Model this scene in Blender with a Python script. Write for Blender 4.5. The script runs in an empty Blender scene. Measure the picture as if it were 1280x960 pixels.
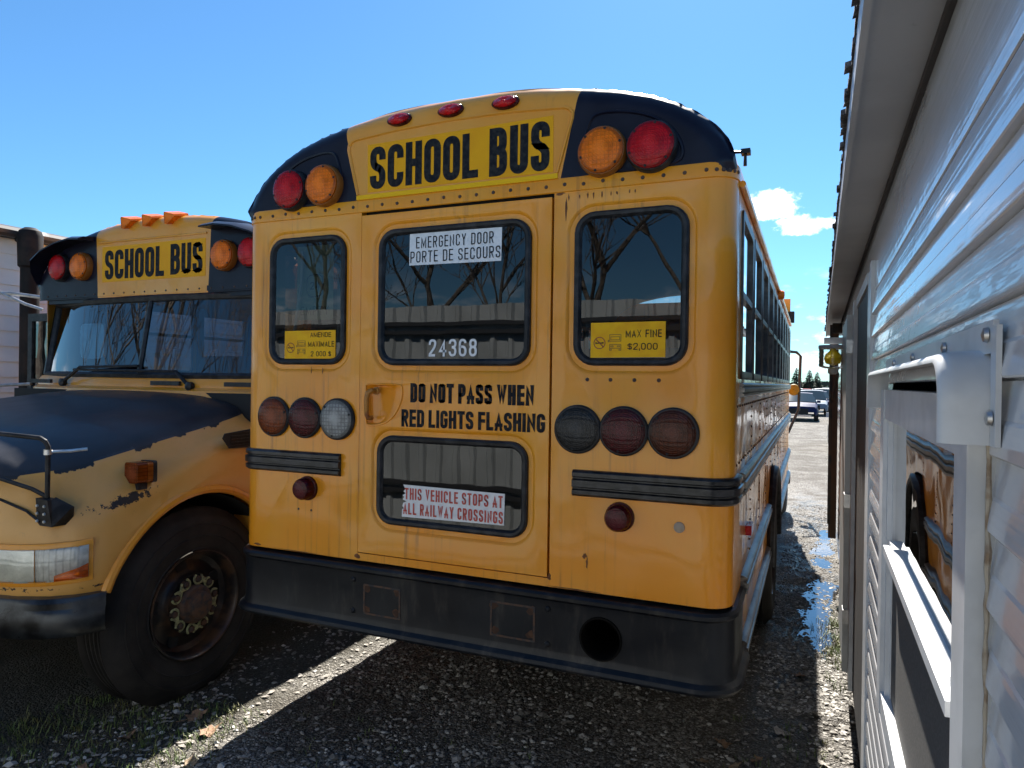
import bpy, bmesh, math, random
import numpy as np
from math import sin, cos, pi, radians, sqrt, atan2, hypot
from mathutils import Vector, Matrix, noise
from mathutils.geometry import tessellate_polygon
random.seed(7)
S = bpy.context.scene
COL = S.collection

# ------------------------------------------------------------------ camera
CAM = Vector((1.5197, -2.7927, 1.73)); YAW = 0.408568; PITCH = -0.0038216; ROLL = 0.0138462
cd = bpy.data.cameras.new('camera'); cam = bpy.data.objects.new('camera', cd); COL.objects.link(cam)
_f = Vector((-sin(YAW)*cos(PITCH), cos(YAW)*cos(PITCH), sin(PITCH)))
_r = Vector((cos(YAW), sin(YAW), 0)); _u = _r.cross(_f)
_r2 = _r*cos(ROLL)+_u*sin(ROLL); _u2 = -_r*sin(ROLL)+_u*cos(ROLL)
mw = Matrix((( _r2.x,_u2.x,-_f.x,CAM.x),(_r2.y,_u2.y,-_f.y,CAM.y),(_r2.z,_u2.z,-_f.z,CAM.z),(0,0,0,1)))
cam.matrix_world = mw
cd.sensor_width = 36; cd.lens = 36*864.67/1280; cd.clip_start = 0.02; cd.clip_end = 3000
S.camera = cam

# ------------------------------------------------------------------ world, sun, exposure
SUN_EL, SUN_AZ = radians(48), radians(-7.6)       # azimuth from +Y, positive to +X
W = bpy.data.worlds.new('World'); S.world = W; W.use_nodes = True
S.view_settings.view_transform = 'Standard'; S.view_settings.look = 'None'
S.view_settings.gamma = 1; S.view_settings.use_curve_mapping = False
S.view_settings.exposure = 1.98

class NT:
    def __init__(s, nt): s.nt = nt
    def n(s, typ, **kw):
        o = s.nt.nodes.new('ShaderNode'+typ)
        for k, v in kw.items():
            if k == 'i':
                for a, b in v.items():
                    if isinstance(b, bpy.types.NodeSocket): s.nt.links.new(b, o.inputs[a])
                    else: o.inputs[a].default_value = b
            else: setattr(o, k, v)
        return o
    def math(s, op, a, b=0.0, c=None, clamp=False):
        o = s.nt.nodes.new('ShaderNodeMath'); o.operation = op; o.use_clamp = clamp
        for k, v in enumerate((a, b) if c is None else (a, b, c)):
            if isinstance(v, bpy.types.NodeSocket): s.nt.links.new(v, o.inputs[k])
            else: o.inputs[k].default_value = v
        return o.outputs[0]
    def mix(s, f, a, b, blend='MIX'):
        o = s.nt.nodes.new('ShaderNodeMix'); o.data_type = 'RGBA'; o.blend_type = blend
        for k, v in ((0, f), (6, a), (7, b)):
            if isinstance(v, bpy.types.NodeSocket): s.nt.links.new(v, o.inputs[k])
            else: o.inputs[k].default_value = (*v, 1) if isinstance(v, (tuple, list)) and len(v) == 3 else v
        return o.outputs[2]
    def ss(s, v, a, b):                      # smoothstep a..b -> 0..1
        o = s.nt.nodes.new('ShaderNodeMapRange'); o.interpolation_type = 'SMOOTHSTEP'
        s.nt.links.new(v, o.inputs[0]); o.inputs[1].default_value = a; o.inputs[2].default_value = b
        return o.outputs[0]
    def noise(s, vec, scale, detail=3, rough=.55):
        o = s.n('TexNoise', i={'Scale': scale, 'Detail': detail, 'Roughness': rough}); s.nt.links.new(vec, o.inputs['Vector']); return o.outputs[0]
    def pos(s, sc=(1, 1, 1), off=(0, 0, 0)):
        g = s.nt.nodes.new('ShaderNodeNewGeometry')
        m = s.n('Mapping', i={'Scale': sc, 'Location': off}); s.nt.links.new(g.outputs['Position'], m.inputs[0]); return m.outputs[0]
    def link(s, a, b): s.nt.links.new(a, b)

w = NT(W.node_tree)
bg = W.node_tree.nodes['Background']; bg.inputs[1].default_value = 0.07
sky = w.n('TexSky', sky_type='NISHITA'); sky.sun_disc = False; sky.sun_elevation = SUN_EL; sky.sun_rotation = SUN_AZ
sky.altitude = 200; sky.air_density = 1.0; sky.dust_density = 0.25; sky.ozone_density = 2.2
tc = w.n('TexCoord'); D = tc.outputs['Generated']
sep = w.n('SeparateXYZ', i={0: D})
el = sep.outputs[2]
pz = w.math('ADD', w.math('MAXIMUM', el, 0.0), 0.10)
px_ = w.math('DIVIDE', sep.outputs[0], pz); py_ = w.math('DIVIDE', sep.outputs[1], pz)
pv = w.n('CombineXYZ', i={0: px_, 1: py_, 2: 0.0}).outputs[0]
n1 = w.noise(pv, 1.6, 8, .62)
mdir = w.n('Mapping', i={'Scale': (9, 9, 22)}); w.link(D, mdir.inputs[0]); n2 = w.noise(mdir.outputs[0], 1.3, 8, .6)
band = w.math('MULTIPLY', w.ss(el, .012, .04), w.math('SUBTRACT', 1.0, w.ss(el, .06, .17)))
cl = w.math('MULTIPLY', w.ss(n2, .50, .66), band)
# the two small fair-weather clouds over the lot
def cloud(direction, su, sv, seed):
    d = Vector(direction).normalized(); r = Vector((d.y, -d.x, 0)).normalized(); u = r.cross(d)
    def dot(v): return w.n('VectorMath', operation='DOT_PRODUCT', i={0: D, 1: tuple(v)}).outputs['Value']
    a = w.math('DIVIDE', dot(r), su); b = w.math('DIVIDE', dot(u), sv)
    q = w.math('ADD', w.math('MULTIPLY', a, a), w.math('MULTIPLY', b, b))
    m = w.n('Mapping', i={'Scale': (26, 26, 44), 'Location': (seed, 0, 0)}); w.link(D, m.inputs[0])
    nn = w.noise(m.outputs[0], 1.0, 9, .62)
    v = w.math('ADD', w.math('MULTIPLY', nn, 1.6), w.math('MULTIPLY', q, -.55))
    return w.math('MULTIPLY', w.ss(v, .42, .72), w.ss(dot(d), .5, .9))
c1 = cloud((-.0579, .9697, .2374), .055, .024, 0.0); c2 = cloud((-.0071, .9777, .2099), .055, .017, 3.3)
cl = w.math('MAXIMUM', w.math('MAXIMUM', cl, c1), c2)
cl = w.math('MULTIPLY', cl, .93)
skyc = w.mix(1.0, sky.outputs[0], (0.305, .515, .645), 'MULTIPLY')
fin = w.mix(cl, skyc, (8.6, 8.8, 9.2))
w.link(fin, bg.inputs[0])
sd = bpy.data.lights.new('sun', 'SUN'); sd.energy = 4.1; sd.angle = radians(.53); sd.color = (1, .95, .87)
so = bpy.data.objects.new('sun', sd); COL.objects.link(so)
tosun = Vector((sin(SUN_AZ)*cos(SUN_EL), cos(SUN_AZ)*cos(SUN_EL), sin(SUN_EL)))
so.rotation_euler = tosun.to_track_quat('Z', 'Y').to_euler(); so.location = (0, 20, 30)

# ------------------------------------------------------------------ helpers
GZ = -.138                                               # level of the lot (the camera stands 1.87 m above it)
WL = {}                                                  # world location of every object (none is rotated)
def tag(o, label=None, cat=None, group=None, kind=None):
    for k, v in (('label', label), ('category', cat), ('group', group), ('kind', kind)):
        if v: o[k] = v
    return o
def empty(name, loc, label, cat, group=None):
    o = bpy.data.objects.new(name, None); COL.objects.link(o); o.empty_display_size = .2
    o.location = loc; WL[o] = Vector(loc); return tag(o, label, cat, group)
class MB:
    def __init__(s): s.v = []; s.f = []
    def add(s, vs, fs):
        b = len(s.v); s.v += [tuple(q) for q in vs]; s.f += [tuple(i+b for i in q) for q in fs]; return s
    def box(s, x0, x1, y0, y1, z0, z1):
        return s.add([(x, y, z) for z in (z0, z1) for y in (y0, y1) for x in (x0, x1)],
                     [(0, 2, 3, 1), (4, 5, 7, 6), (0, 1, 5, 4), (2, 6, 7, 3), (0, 4, 6, 2), (1, 3, 7, 5)])
    def fill(s, loops):
        pts = [Vector(p) for l in loops for p in l]
        t = tessellate_polygon([[Vector(p) for p in l] for l in loops]); return s.add(pts, t)
    def bridge(s, a, b, closed=True):
        n = len(a); m = n if closed else n-1
        return s.add(list(a)+list(b), [(i, (i+1) % n, n+(i+1) % n, n+i) for i in range(m)])
    def grid(s, rows, closed=False):
        nr, nc = len(rows), len(rows[0]); f = []
        for i in range(nr-1):
            for j in range(nc if closed else nc-1): f.append((i*nc+j, i*nc+(j+1) % nc, (i+1)*nc+(j+1) % nc, (i+1)*nc+j))
        return s.add([p for r in rows for p in r], f)
    def tube(s, path, r, seg=8, cap=True, closed=False):
        P = [Vector(p) for p in path]; n = len(P); rows = []; up = None
        rr_ = r if isinstance(r, (list, tuple)) else [r]*n
        for i in range(n):
            if closed: t = P[(i+1) % n]-P[i-1]
            else: t = P[min(i+1, n-1)]-P[max(i-1, 0)]
            t = t.normalized()
            if up is None: up = t.orthogonal().normalized()
            up = (up-t*up.dot(t)).normalized(); sd_ = t.cross(up)
            rows.append([P[i]+(up*cos(2*pi*k/seg)+sd_*sin(2*pi*k/seg))*rr_[i] for k in range(seg)])
        if closed: rows.append(rows[0])
        s.grid(rows, True)
        if cap and not closed: s.add(rows[0], [tuple(range(seg))[::-1]]); s.add(rows[-1], [tuple(range(seg))])
        return s
    def lathe(s, prof, c, axis, seg=32, a0=0, cap=False):    # prof: (radius, along) pairs, axis = unit vector
        ax = Vector(axis).normalized(); u = ax.orthogonal().normalized()
        if abs(ax.z) < .9: u = Vector((0, 0, 1)); u = (u-ax*u.dot(ax)).normalized()
        v = ax.cross(u); c = Vector(c)
        rows = [[c+ax*h+(u*cos(2*pi*k/seg+a0)+v*sin(2*pi*k/seg+a0))*max(r, 1e-4) for k in range(seg)] for r, h in prof]
        return s.grid(rows, True)
    def prism(s, loop, d):                                    # loop of 3d pts extruded by vector d
        d = Vector(d); a = [Vector(p) for p in loop]; b = [p+d for p in a]
        s.fill([a]); s.fill([b]); return s.bridge(a, b)
def mk(name, mb, m, parent=None, sharp=35, label=None, cat=None, group=None, kind=None, org=None):
    vs = np.array([tuple(p) for p in mb.v], dtype=float)
    c = Vector((vs.min(0)+vs.max(0))/2) if org is None else Vector(org)
    me = bpy.data.meshes.new(name); me.from_pydata((vs-np.array(c)).tolist(), [], mb.f)
    bm = bmesh.new(); bm.from_mesh(me); bmesh.ops.remove_doubles(bm, verts=bm.verts, dist=1e-5)
    bmesh.ops.recalc_face_normals(bm, faces=bm.faces); bm.to_mesh(me); bm.free()
    if sharp: me.shade_smooth(); me.set_sharp_from_angle(angle=radians(sharp))
    me.materials.append(m)
    return link(name, me, c, parent, label, cat, group, kind)
def link(name, me, c, parent=None, label=None, cat=None, group=None, kind=None, rot=None, scale=None):
    o = bpy.data.objects.new(name, me); COL.objects.link(o); WL[o] = Vector(c)
    if parent: o.parent = parent; o.location = Vector(c)-WL[parent]
    else: o.location = c
    if rot is not None: o.rotation_euler = rot
    if scale is not None: o.scale = scale
    return tag(o, label, cat, group, kind)
def rr(x0, x1, z0, z1, r, n=6):
    out = []
    for cx, cz, a in ((x1-r, z1-r, 0), (x0+r, z1-r, 90), (x0+r, z0+r, 180), (x1-r, z0+r, 270)):
        for k in range(n+1): t = radians(a+90*k/n); out.append((cx+r*cos(t), cz+r*sin(t)))
    return out
XZ = lambda L, y: [(a, y, b) for a, b in L]
YZ = lambda L, x: [(x, a, b) for a, b in L]

# ------------------------------------------------------------------ materials
def mat(name, base, rough=.5, metal=0, coat=0, coat_r=.08, col2=None, vs=4, vstr=(1, 1, 1), v0=.4, v1=.65, bump=0, bs=40, bstr=(1, 1, 1), spec=.5, dirt=None, rvar=0):
    m = bpy.data.materials.new(name); m.use_nodes = True; t = NT(m.node_tree)
    b = m.node_tree.nodes['Principled BSDF']
    b.inputs['Roughness'].default_value = rough; b.inputs['Metallic'].default_value = metal
    b.inputs['Coat Weight'].default_value = coat; b.inputs['Coat Roughness'].default_value = coat_r
    b.inputs['Specular IOR Level'].default_value = spec
    c = (*base, 1)
    if col2:
        nn = t.noise(t.pos(vstr), vs, 5); c = t.mix(t.ss(nn, v0, v1), base, col2)
    if dirt:                                             # (colour, scale, stretch, lo, hi, amount)
        dc, dsc, dst, lo, hi, am = dirt
        c = t.mix(t.math('MULTIPLY', t.ss(t.noise(t.pos(dst, (3.1, 1.7, .3)), dsc, 6, .65), lo, hi), am), c, dc)
    if isinstance(c, tuple): b.inputs['Base Color'].default_value = c
    else: t.link(c, b.inputs['Base Color'])
    if rvar: t.link(t.math('ADD', rough-rvar/2, t.math('MULTIPLY', t.noise(t.pos(), 9, 4), rvar)), b.inputs['Roughness'])
    if bump:
        bn = t.n('Bump', i={'Strength': 1.0, 'Distance': bump}); t.link(t.noise(t.pos(bstr), bs, 3), bn.inputs['Height'])
        t.link(bn.outputs[0], b.inputs['Normal']); 
        if coat: t.link(bn.outputs[0], b.inputs['Coat Normal'])
    return m
def glass(name, tint, refl=1.5, rough=0.0, bump=0):
    m = bpy.data.materials.new(name); m.use_nodes = True; t = NT(m.node_tree); nt = m.node_tree; nt.nodes.clear()
    out = t.n('OutputMaterial'); tr = t.n('BsdfTransparent', i={0: (*tint, 1)}); gl = t.n('BsdfGlossy', i={'Roughness': rough, 0: (1, 1, 1, 1)})
    fr = t.n('Fresnel', i={0: 1.5}); f = t.math('MULTIPLY', fr.outputs[0], refl, clamp=True)
    if bump:
        bn = t.n('Bump', i={'Strength': 1.0, 'Distance': bump}); t.link(t.noise(t.pos(), 3, 2), bn.inputs['Height']); t.link(bn.outputs[0], gl.inputs['Normal'])
    mx = t.n('MixShader', i={0: f}); t.link(tr.outputs[0], mx.inputs[1]); t.link(gl.outputs[0], mx.inputs[2]); t.link(mx.outputs[0], out.inputs[0])
    return m
def yellow_paint(name, base, col2, streak=.45):
    m = bpy.data.materials.new(name); m.use_nodes = True; t = NT(m.node_tree); b = m.node_tree.nodes['Principled BSDF']
    c = t.mix(t.ss(t.noise(t.pos(), 1.7, 5), .35, .7), base, col2)
    st = t.ss(t.noise(t.pos((34, 34, 1.1)), 1.0, 5, .6), .50, .78)
    blot = t.ss(t.noise(t.pos((1, 1, 1), (5, 2, 8)), 2.2, 4), .38, .62)
    c = t.mix(t.math('MULTIPLY', t.math('MULTIPLY', st, blot), streak), c, (.30, .115, .02))
    sp = t.ss(t.noise(t.pos(), 75, 4, .7), .70, .78); sp2 = t.ss(t.noise(t.pos((1, 1, 1), (1, 4, 2)), 3.3, 3), .5, .66)
    c = t.mix(t.math('MULTIPLY', t.math('MULTIPLY', sp, sp2), .75), c, (.10, .035, .012))
    t.link(c, b.inputs['Base Color'])
    b.inputs['Coat Weight'].default_value = .6; b.inputs['Coat Roughness'].default_value = .05; b.inputs['Specular IOR Level'].default_value = .3
    t.link(t.math('ADD', .30, t.math('MULTIPLY', t.noise(t.pos(), 14, 5), .25)), b.inputs['Roughness'])
    hh = t.math('ADD', t.math('MULTIPLY', t.noise(t.pos((1, 1, 1), (.3, 0, .8)), 2.3, 1), 1.0), t.math('MULTIPLY', t.noise(t.pos(), 160, 2), .006))
    bn = t.n('Bump', i={'Strength': 1.0, 'Distance': .036}); t.link(hh, bn.inputs['Height'])
    t.link(bn.outputs[0], b.inputs['Normal']); t.link(bn.outputs[0], b.inputs['Coat Normal'])
    return m
def lens(name, base, sc=150, bump=.0016, rough=.22, ring=False, R=0, grid=.5):
    """moulded lens: square prism grid or ribs, and (R = radius) a darker rim and reflector light painted as a brighter centre"""
    m = bpy.data.materials.new(name); m.use_nodes = True; t = NT(m.node_tree); b = m.node_tree.nodes['Principled BSDF']
    P = t.n('TexCoord').outputs['Object']; x = t.n('SeparateXYZ', i={0: P})
    c = t.mix(t.ss(t.noise(P, 30, 4), .35, .7), base, tuple(k*.7 for k in base))
    gx = t.math('SINE', t.math('MULTIPLY', x.outputs[0], sc*pi)); gz = t.math('SINE', t.math('MULTIPLY', x.outputs[2], sc*pi))
    h = t.math('MAXIMUM', gx, gz) if not ring else gx
    c = t.mix(t.math('MULTIPLY', t.ss(h, .45, .95), grid), c, tuple(k*.22 for k in base))
    if R:
        r = t.math('DIVIDE', t.math('SQRT', t.math('ADD', t.math('MULTIPLY', x.outputs[0], x.outputs[0]), t.math('MULTIPLY', x.outputs[2], x.outputs[2]))), R)
        wob = t.math('ADD', r, t.math('MULTIPLY', t.math('SUBTRACT', t.noise(P, 26, 3), .5), .5))
        c = t.mix(t.math('SUBTRACT', 1.0, t.ss(wob, .08, .52)), c, tuple(min(1, k*1.18+.012) for k in base))  # reflector light painted into the lens colour as a brighter centre
        c = t.mix(t.math('MULTIPLY', t.ss(r, .82, .90), .72), c, tuple(k*.30 for k in base))
        rg = t.math('SINE', t.math('MULTIPLY', r, 70.0)); h = t.math('ADD', h, t.math('MULTIPLY', rg, .7))
    t.link(c, b.inputs['Base Color'])
    b.inputs['Roughness'].default_value = rough; b.inputs['Coat Weight'].default_value = .22; b.inputs['Coat Roughness'].default_value = .03; b.inputs['Specular IOR Level'].default_value = .12
    bn = t.n('Bump', i={'Strength': .8, 'Distance': bump}); t.link(h, bn.inputs['Height']); t.link(bn.outputs[0], b.inputs['Normal'])
    return m
Y1 = yellow_paint('bus_yellow', (.86, .30, .006), (.82, .345, .020), .9)
Y2 = yellow_paint('bus_yellow_faded', (.78, .30, .018), (.78, .35, .045), .3)
YB = mat('sign_yellow', (.86, .385, .003), .45, spec=.2, col2=(.82, .35, .004), vs=6, bump=.0004, bs=60)
YS = mat('sticker_yellow', (.86, .46, .004), .5, spec=.2, col2=(.80, .38, .005), vs=18)
BLK = mat('black_paint', (.006, .005, .013), .36, coat=.12, coat_r=.1, spec=.2, col2=(.010, .010, .020), vs=6, bump=.004, bs=2.2)
RUB = mat('black_rubber', (.010, .010, .011), .45, spec=.3, col2=(.03, .03, .033), vs=20, bump=.0006, bs=120)
BUMP = mat('bumper_paint', (.006, .007, .010), .38, spec=.3, col2=(.013, .015, .018), vs=3, vstr=(1, 1, .6), bump=.006, bs=2.5, dirt=((.095, .082, .066), 7, (1.4, 1.4, .35), .50, .78, .55), rvar=.3)
STEELR = mat('rusty_steel', (.10, .05, .028), .7, col2=(.03, .028, .03), vs=26, bump=.001, bs=90)
RUSTD = mat('rust_dark', (.055, .026, .014), .9, col2=(.10, .045, .02), vs=40)
RUST = mat('rust', (.13, .045, .014), .85, col2=(.25, .10, .03), vs=30, bump=.001, bs=90)
TYRE = mat('tyre_rubber', (.018, .016, .015), .78, spec=.3, col2=(.032, .028, .025), vs=5, dirt=((.07, .06, .048), 30, (1, 1, 1), .56, .85, .3), bump=.0008, bs=120)
RIM = mat('rim_black', (.016, .013, .013), .42, coat=.15, spec=.35, col2=(.075, .040, .022), vs=7, v0=.46, v1=.66, bump=.0008, bs=40)
NUTC = mat('nut_pointer_lime', (.36, .36, .17), .6, col2=(.20, .18, .10), vs=60)
CHROME = mat('bright_metal', (.30, .285, .26), .38, .75, col2=(.13, .12, .11), vs=14, vstr=(1, .2, 3), bump=.0008, bs=30)
ALU = mat('aluminium', (.55, .55, .55), .35, .9, col2=(.40, .40, .40), vs=20)
BRAIL = mat('rub_rail_black', (.006, .007, .009), .3, coat=.2, spec=.3, bump=.0006, bs=30, col2=(.03, .03, .034), vs=18)
WHT = mat('white_print', (.78, .78, .78), .45, col2=(.68, .69, .70), vs=30)
INK = mat('black_print', (.008, .008, .012), .6, spec=.15, col2=(.03, .028, .026), vs=45)
REDINK = mat('red_print', (.46, .045, .03), .5, col2=(.55, .10, .07), vs=40)
GREYINK = mat('worn_print', (.20, .12, .01), .55)
GT = glass('tinted_glass', (.30, .33, .34), 1.12, bump=.0006)
GS = glass('side_glass', (.35, .37, .40), 2.3, bump=.0006)
GW = glass('windshield_glass', (.30, .48, .60), 1.9, bump=.0006)
LRED = lens('red_lens', (.50, .003, .006), 120, .0005, R=.094, grid=.25); LAMB = lens('amber_lens', (.88, .175, .001), 120, .0005, R=.094, grid=.25)
LDRED = lens('dark_red_lens', (.075, .004, .007), 110, .0006, R=.093); LDAMB = lens('brown_amber_lens', (.20, .036, .004), 110, .0006, R=.093)
LDAMB2 = lens('dark_amber_lens', (.085, .016, .004), 110, .0006, R=.093)
LCLR = lens('clear_lens', (.32, .32, .30), 110, .0008, .15, R=.093); LGRY = lens('smoked_lens', (.024, .025, .026), 110, .0006, R=.093)
WFR = mat('window_frame_bronze', (.07, .06, .05), .4, .4, col2=(.14, .12, .10), vs=18)
INT = mat('interior_grey', (.045, .055, .07), .7); SEAT = mat('seat_vinyl_blue', (.030, .055, .11), .5, bump=.002, bs=25)
CEIL = mat('interior_ceiling', (.16, .19, .22), .6)
DARK = mat('underbody', (.012, .012, .012), .8)

# ------------------------------------------------------------------ lettering (drawn here stroke by stroke)
def _o(*p): return list(p)
GL = {  # glyph: (width, [(points, closed, rounded corner indices or True)])
 'A': (1.05, [([(0, 0), (.5, 1), (1, 0)], 0, ()), ([(.2, .27), (.8, .27)], 0, ())]),
 'B': (1, [([(.0, 0), (0, 1), (.95, 1), (.95, .53), (0, .53)], 0, (2, 3)), ([(.0, .53), (1, .53), (1, 0), (0, 0)], 0, (1, 2))]),
 'C': (1, [([(1, .70), (1, 1), (0, 1), (0, 0), (1, 0), (1, .30)], 0, True)]),
 'D': (1, [([(0, 0), (0, 1), (1, 1), (1, 0)], 1, (2, 3))]),
 'E': (.85, [([(1, 1), (0, 1), (0, 0), (1, 0)], 0, ()), ([(0, .52), (.88, .52)], 0, ())]),
 'F': (.85, [([(1, 1), (0, 1), (0, 0)], 0, ()), ([(0, .50), (.88, .50)], 0, ())]),
 'G': (1, [([(1, .72), (1, 1), (0, 1), (0, 0), (1, 0), (1, .46), (.5, .46)], 0, (1, 2, 3, 4))]),
 'H': (1, [([(0, 0), (0, 1)], 0, ()), ([(1, 0), (1, 1)], 0, ()), ([(0, .52), (1, .52)], 0, ())]),
 'I': (0, [([(.5, 0), (.5, 1)], 0, ())]),
 'K': (1, [([(0, 0), (0, 1)], 0, ()), ([(1, 1), (.1, .45), (1, 0)], 0, ())]),
 'L': (.85, [([(0, 1), (0, 0), (1, 0)], 0, ())]),
 'M': (1.35, [([(0, 0), (0, 1), (.5, .12), (1, 1), (1, 0)], 0, ())]),
 'N': (1.05, [([(0, 0), (0, 1), (1, 0), (1, 1)], 0, ())]),
 'O': (1, [([(0, 0), (0, 1), (1, 1), (1, 0)], 1, True)]),
 'P': (1, [([(0, 0), (0, 1), (1, 1), (1, .44), (0, .44)], 0, (2, 3))]),
 'R': (1, [([(0, 0), (0, 1), (1, 1), (1, .48), (0, .48)], 0, (2, 3)), ([(.5, .48), (1, 0)], 0, ())]),
 'S': (1, [([(1, .72), (1, 1), (0, 1), (0, .565), (1, .435), (1, 0), (0, 0), (0, .28)], 0, True)]),
 'T': (.95, [([(.5, 0), (.5, 1)], 0, ()), ([(0, 1), (1, 1)], 0, ())]),
 'U': (1, [([(0, 1), (0, 0), (1, 0), (1, 1)], 0, (1, 2))]),
 'V': (1.05, [([(0, 1), (.5, 0), (1, 1)], 0, ())]),
 'W': (1.5, [([(0, 1), (.27, 0), (.5, .9), (.73, 0), (1, 1)], 0, ())]),
 'X': (1.05, [([(0, 0), (1, 1)], 0, ()), ([(0, 1), (1, 0)], 0, ())]),
 'Y': (1.05, [([(0, 1), (.5, .45), (1, 1)], 0, ()), ([(.5, 0), (.5, .5)], 0, ())]),
 '0': (1, [([(0, 0), (0, 1), (1, 1), (1, 0)], 1, True)]),
 '2': (1, [([(0, .70), (0, 1), (1, 1), (1, .60), (0, .06), (0, 0), (1, 0)], 0, (1, 2, 3))]),
 '3': (1, [([(0, .76), (0, 1), (1, 1), (1, .53), (.35, .53)], 0, (1, 2, 3)), ([(.35, .53), (1, .53), (1, 0), (0, 0), (0, .25)], 0, (1, 2, 3))]),
 '4': (1.05, [([(.74, 0), (.74, 1), (0, .28), (1, .28)], 0, ())]),
 '6': (1, [([(.95, .80), (.95, 1), (0, 1), (0, 0), (1, 0), (1, .56), (0, .56)], 0, (1, 2, 3, 4, 5))]),
 '8': (1, [([(.04, .54), (.04, 1), (.96, 1), (.96, .54)], 1, True), ([(0, 0), (0, .54), (1, .54), (1, 0)], 1, True)]),
 '$': (1, [([(1, .74), (1, .90), (0, .90), (0, .58), (1, .42), (1, .10), (0, .10), (0, .26)], 0, True), ([(.5, -.05), (.5, 1.05)], 0, ())]),
 ',': (0, [([(.5, -.12), (.5, .05)], 0, ())]), '/': (.6, [([(0, 0), (1, 1)], 0, ())]), ' ': (.55, [])}
def stroke(P, closed, rnd, r, t, ext=True):
    """centre line with rounded corners -> ribbon of width t (two side lists)"""
    n = len(P); Q = []
    for i in range(n):
        p = Vector((*P[i], 0)); end = not closed and i in (0, n-1)
        if end or not (rnd is True or i in rnd): Q.append(p); continue
        a = Vector((*P[i-1], 0)); b = Vector((*P[(i+1) % n], 0)); da, db = (a-p), (b-p)
        ra = min(r, da.length*(.5 if not (not closed and i == 1) else 1)); rb = min(r, db.length*(.5 if not (not closed and i == n-2) else 1)); k = min(ra, rb)
        pa = p+da.normalized()*ra; pb = p+db.normalized()*rb
        for q in range(9):
            u = q/8; Q.append(pa*(1-u)**2*1+p*2*u*(1-u)*1.0+pb*u*u if True else p)
    if not closed and ext:                                # square caps
        Q[0] = Q[0]+(Q[0]-Q[1]).normalized()*t*.75; Q[-1] = Q[-1]+(Q[-1]-Q[-2]).normalized()*t*.75
    m = len(Q); Lf, Rt = [], []
    for i in range(m):
        d0 = (Q[i]-Q[i-1]) if (closed or i) else (Q[1]-Q[0]); d1 = (Q[(i+1) % m]-Q[i]) if (closed or i < m-1) else (Q[i]-Q[i-1])
        if d0.length < 1e-9: d0 = d1
        if d1.length < 1e-9: d1 = d0
        d0.normalize(); d1.normalize(); n0 = Vector((-d0.y, d0.x, 0)); n1 = Vector((-d1.y, d1.x, 0)); nn = n0+n1
        nn = n0 if nn.length < 1e-6 else nn.normalized(); k = t/2/max(.28, nn.dot(n0))
        Lf.append(Q[i]+nn*k); Rt.append(Q[i]-nn*k)
    return Lf, Rt
def text(name, s, x0, x1, z0, z1, y, m, parent, weight=.15, gap=.09, label=None, slope=0):
    h = z1-z0; t = weight*h; g = gap*h
    nl = len(s); units = sum(GL[c][0] for c in s)
    u = (x1-x0-g*(nl-1)-sum(t for c in s if c != ' ')-sum(0 for c in s))/units
    mb = MB(); x = x0; layer = 0
    for c in s:
        wd, st = GL[c]; wx = wd*u+(t if c != ' ' else 0)
        for P, closed, rnd in st:
            ax = max(wx-t, 0); PP = [(t/2+p[0]*ax, t/2+p[1]*(h-t)) for p in P]
            Lf, Rt = stroke(PP, closed, rnd, min(.62*ax, .42*h), t, c not in 'CGS236$')
            lo, hi = (0, h) if c not in '$,' else (-.2*h, 1.2*h)
            def q(v): xx = min(max(v.x, 0), wx); return (x+xx, y-.00004*layer, z0+min(max(v.y, lo), hi)+slope*(x+xx-x0))
            a, b = [q(v) for v in Lf], [q(v) for v in Rt]; nn = len(a); bb = len(mb.v)
            mb.v += a+b; mb.f += [(bb+i, bb+(i+1) % nn, bb+nn+(i+1) % nn, bb+nn+i) for i in range(nn if closed else nn-1)]
            layer += 1
        x += wx+g
    return mk(name, mb, m, parent, sharp=0, label=label)
def sheet(name, poly, y, m, parent, th=.0015, label=None):
    return mk(name, MB().prism(XZ(poly, y), (0, th, 0)), m, parent, label=label)

# ================================================================== SCHOOL BUS (rear view)
HW, CR, ZB, ZS = 1.243, .10, .85, 2.56            # half width, corner radius, bottom of yellow, cap seam
OUT = [(1.243, 2.56), (1.240, 2.60), (1.230, 2.65), (1.207, 2.70), (1.168, 2.752), (1.10, 2.815), (1.0, 2.878), (.90, 2.922), (.774, 2.96), (.568, 3.002), (.40, 3.024), (.20, 3.038), (0, 3.042)]
def outz(x):
    x = abs(x); P = OUT[::-1]
    for (xa, za), (xb, zb) in zip(P, P[1:]):
        if xa <= x <= xb: return za+(zb-za)*(x-xa)/(xb-xa)
    return ZS
def outline(hw=HW, dz=0, n=3):
    P = [(x*hw/HW, z+dz) for x, z in OUT]; return [(-x, z) for x, z in P]+[(x, z) for x, z in P[::-1][1:]]
OUTF = [(-HW+2*HW*k/160, 0) for k in range(161)]
OUTF = [(x, outz(x)) for x, _ in OUTF]+[(q*HW, 2.56-.03*k) for q in (-1, 1) for k in range(1, 20)]
def capdist(x, z): return min(hypot(x-a, z-b) for a, b in OUTF)
def capy(x, z, r=.085):
    d = capdist(x, z); return 0 if d >= r else r-sqrt(max(0, r*r-(r-d)**2))
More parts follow.
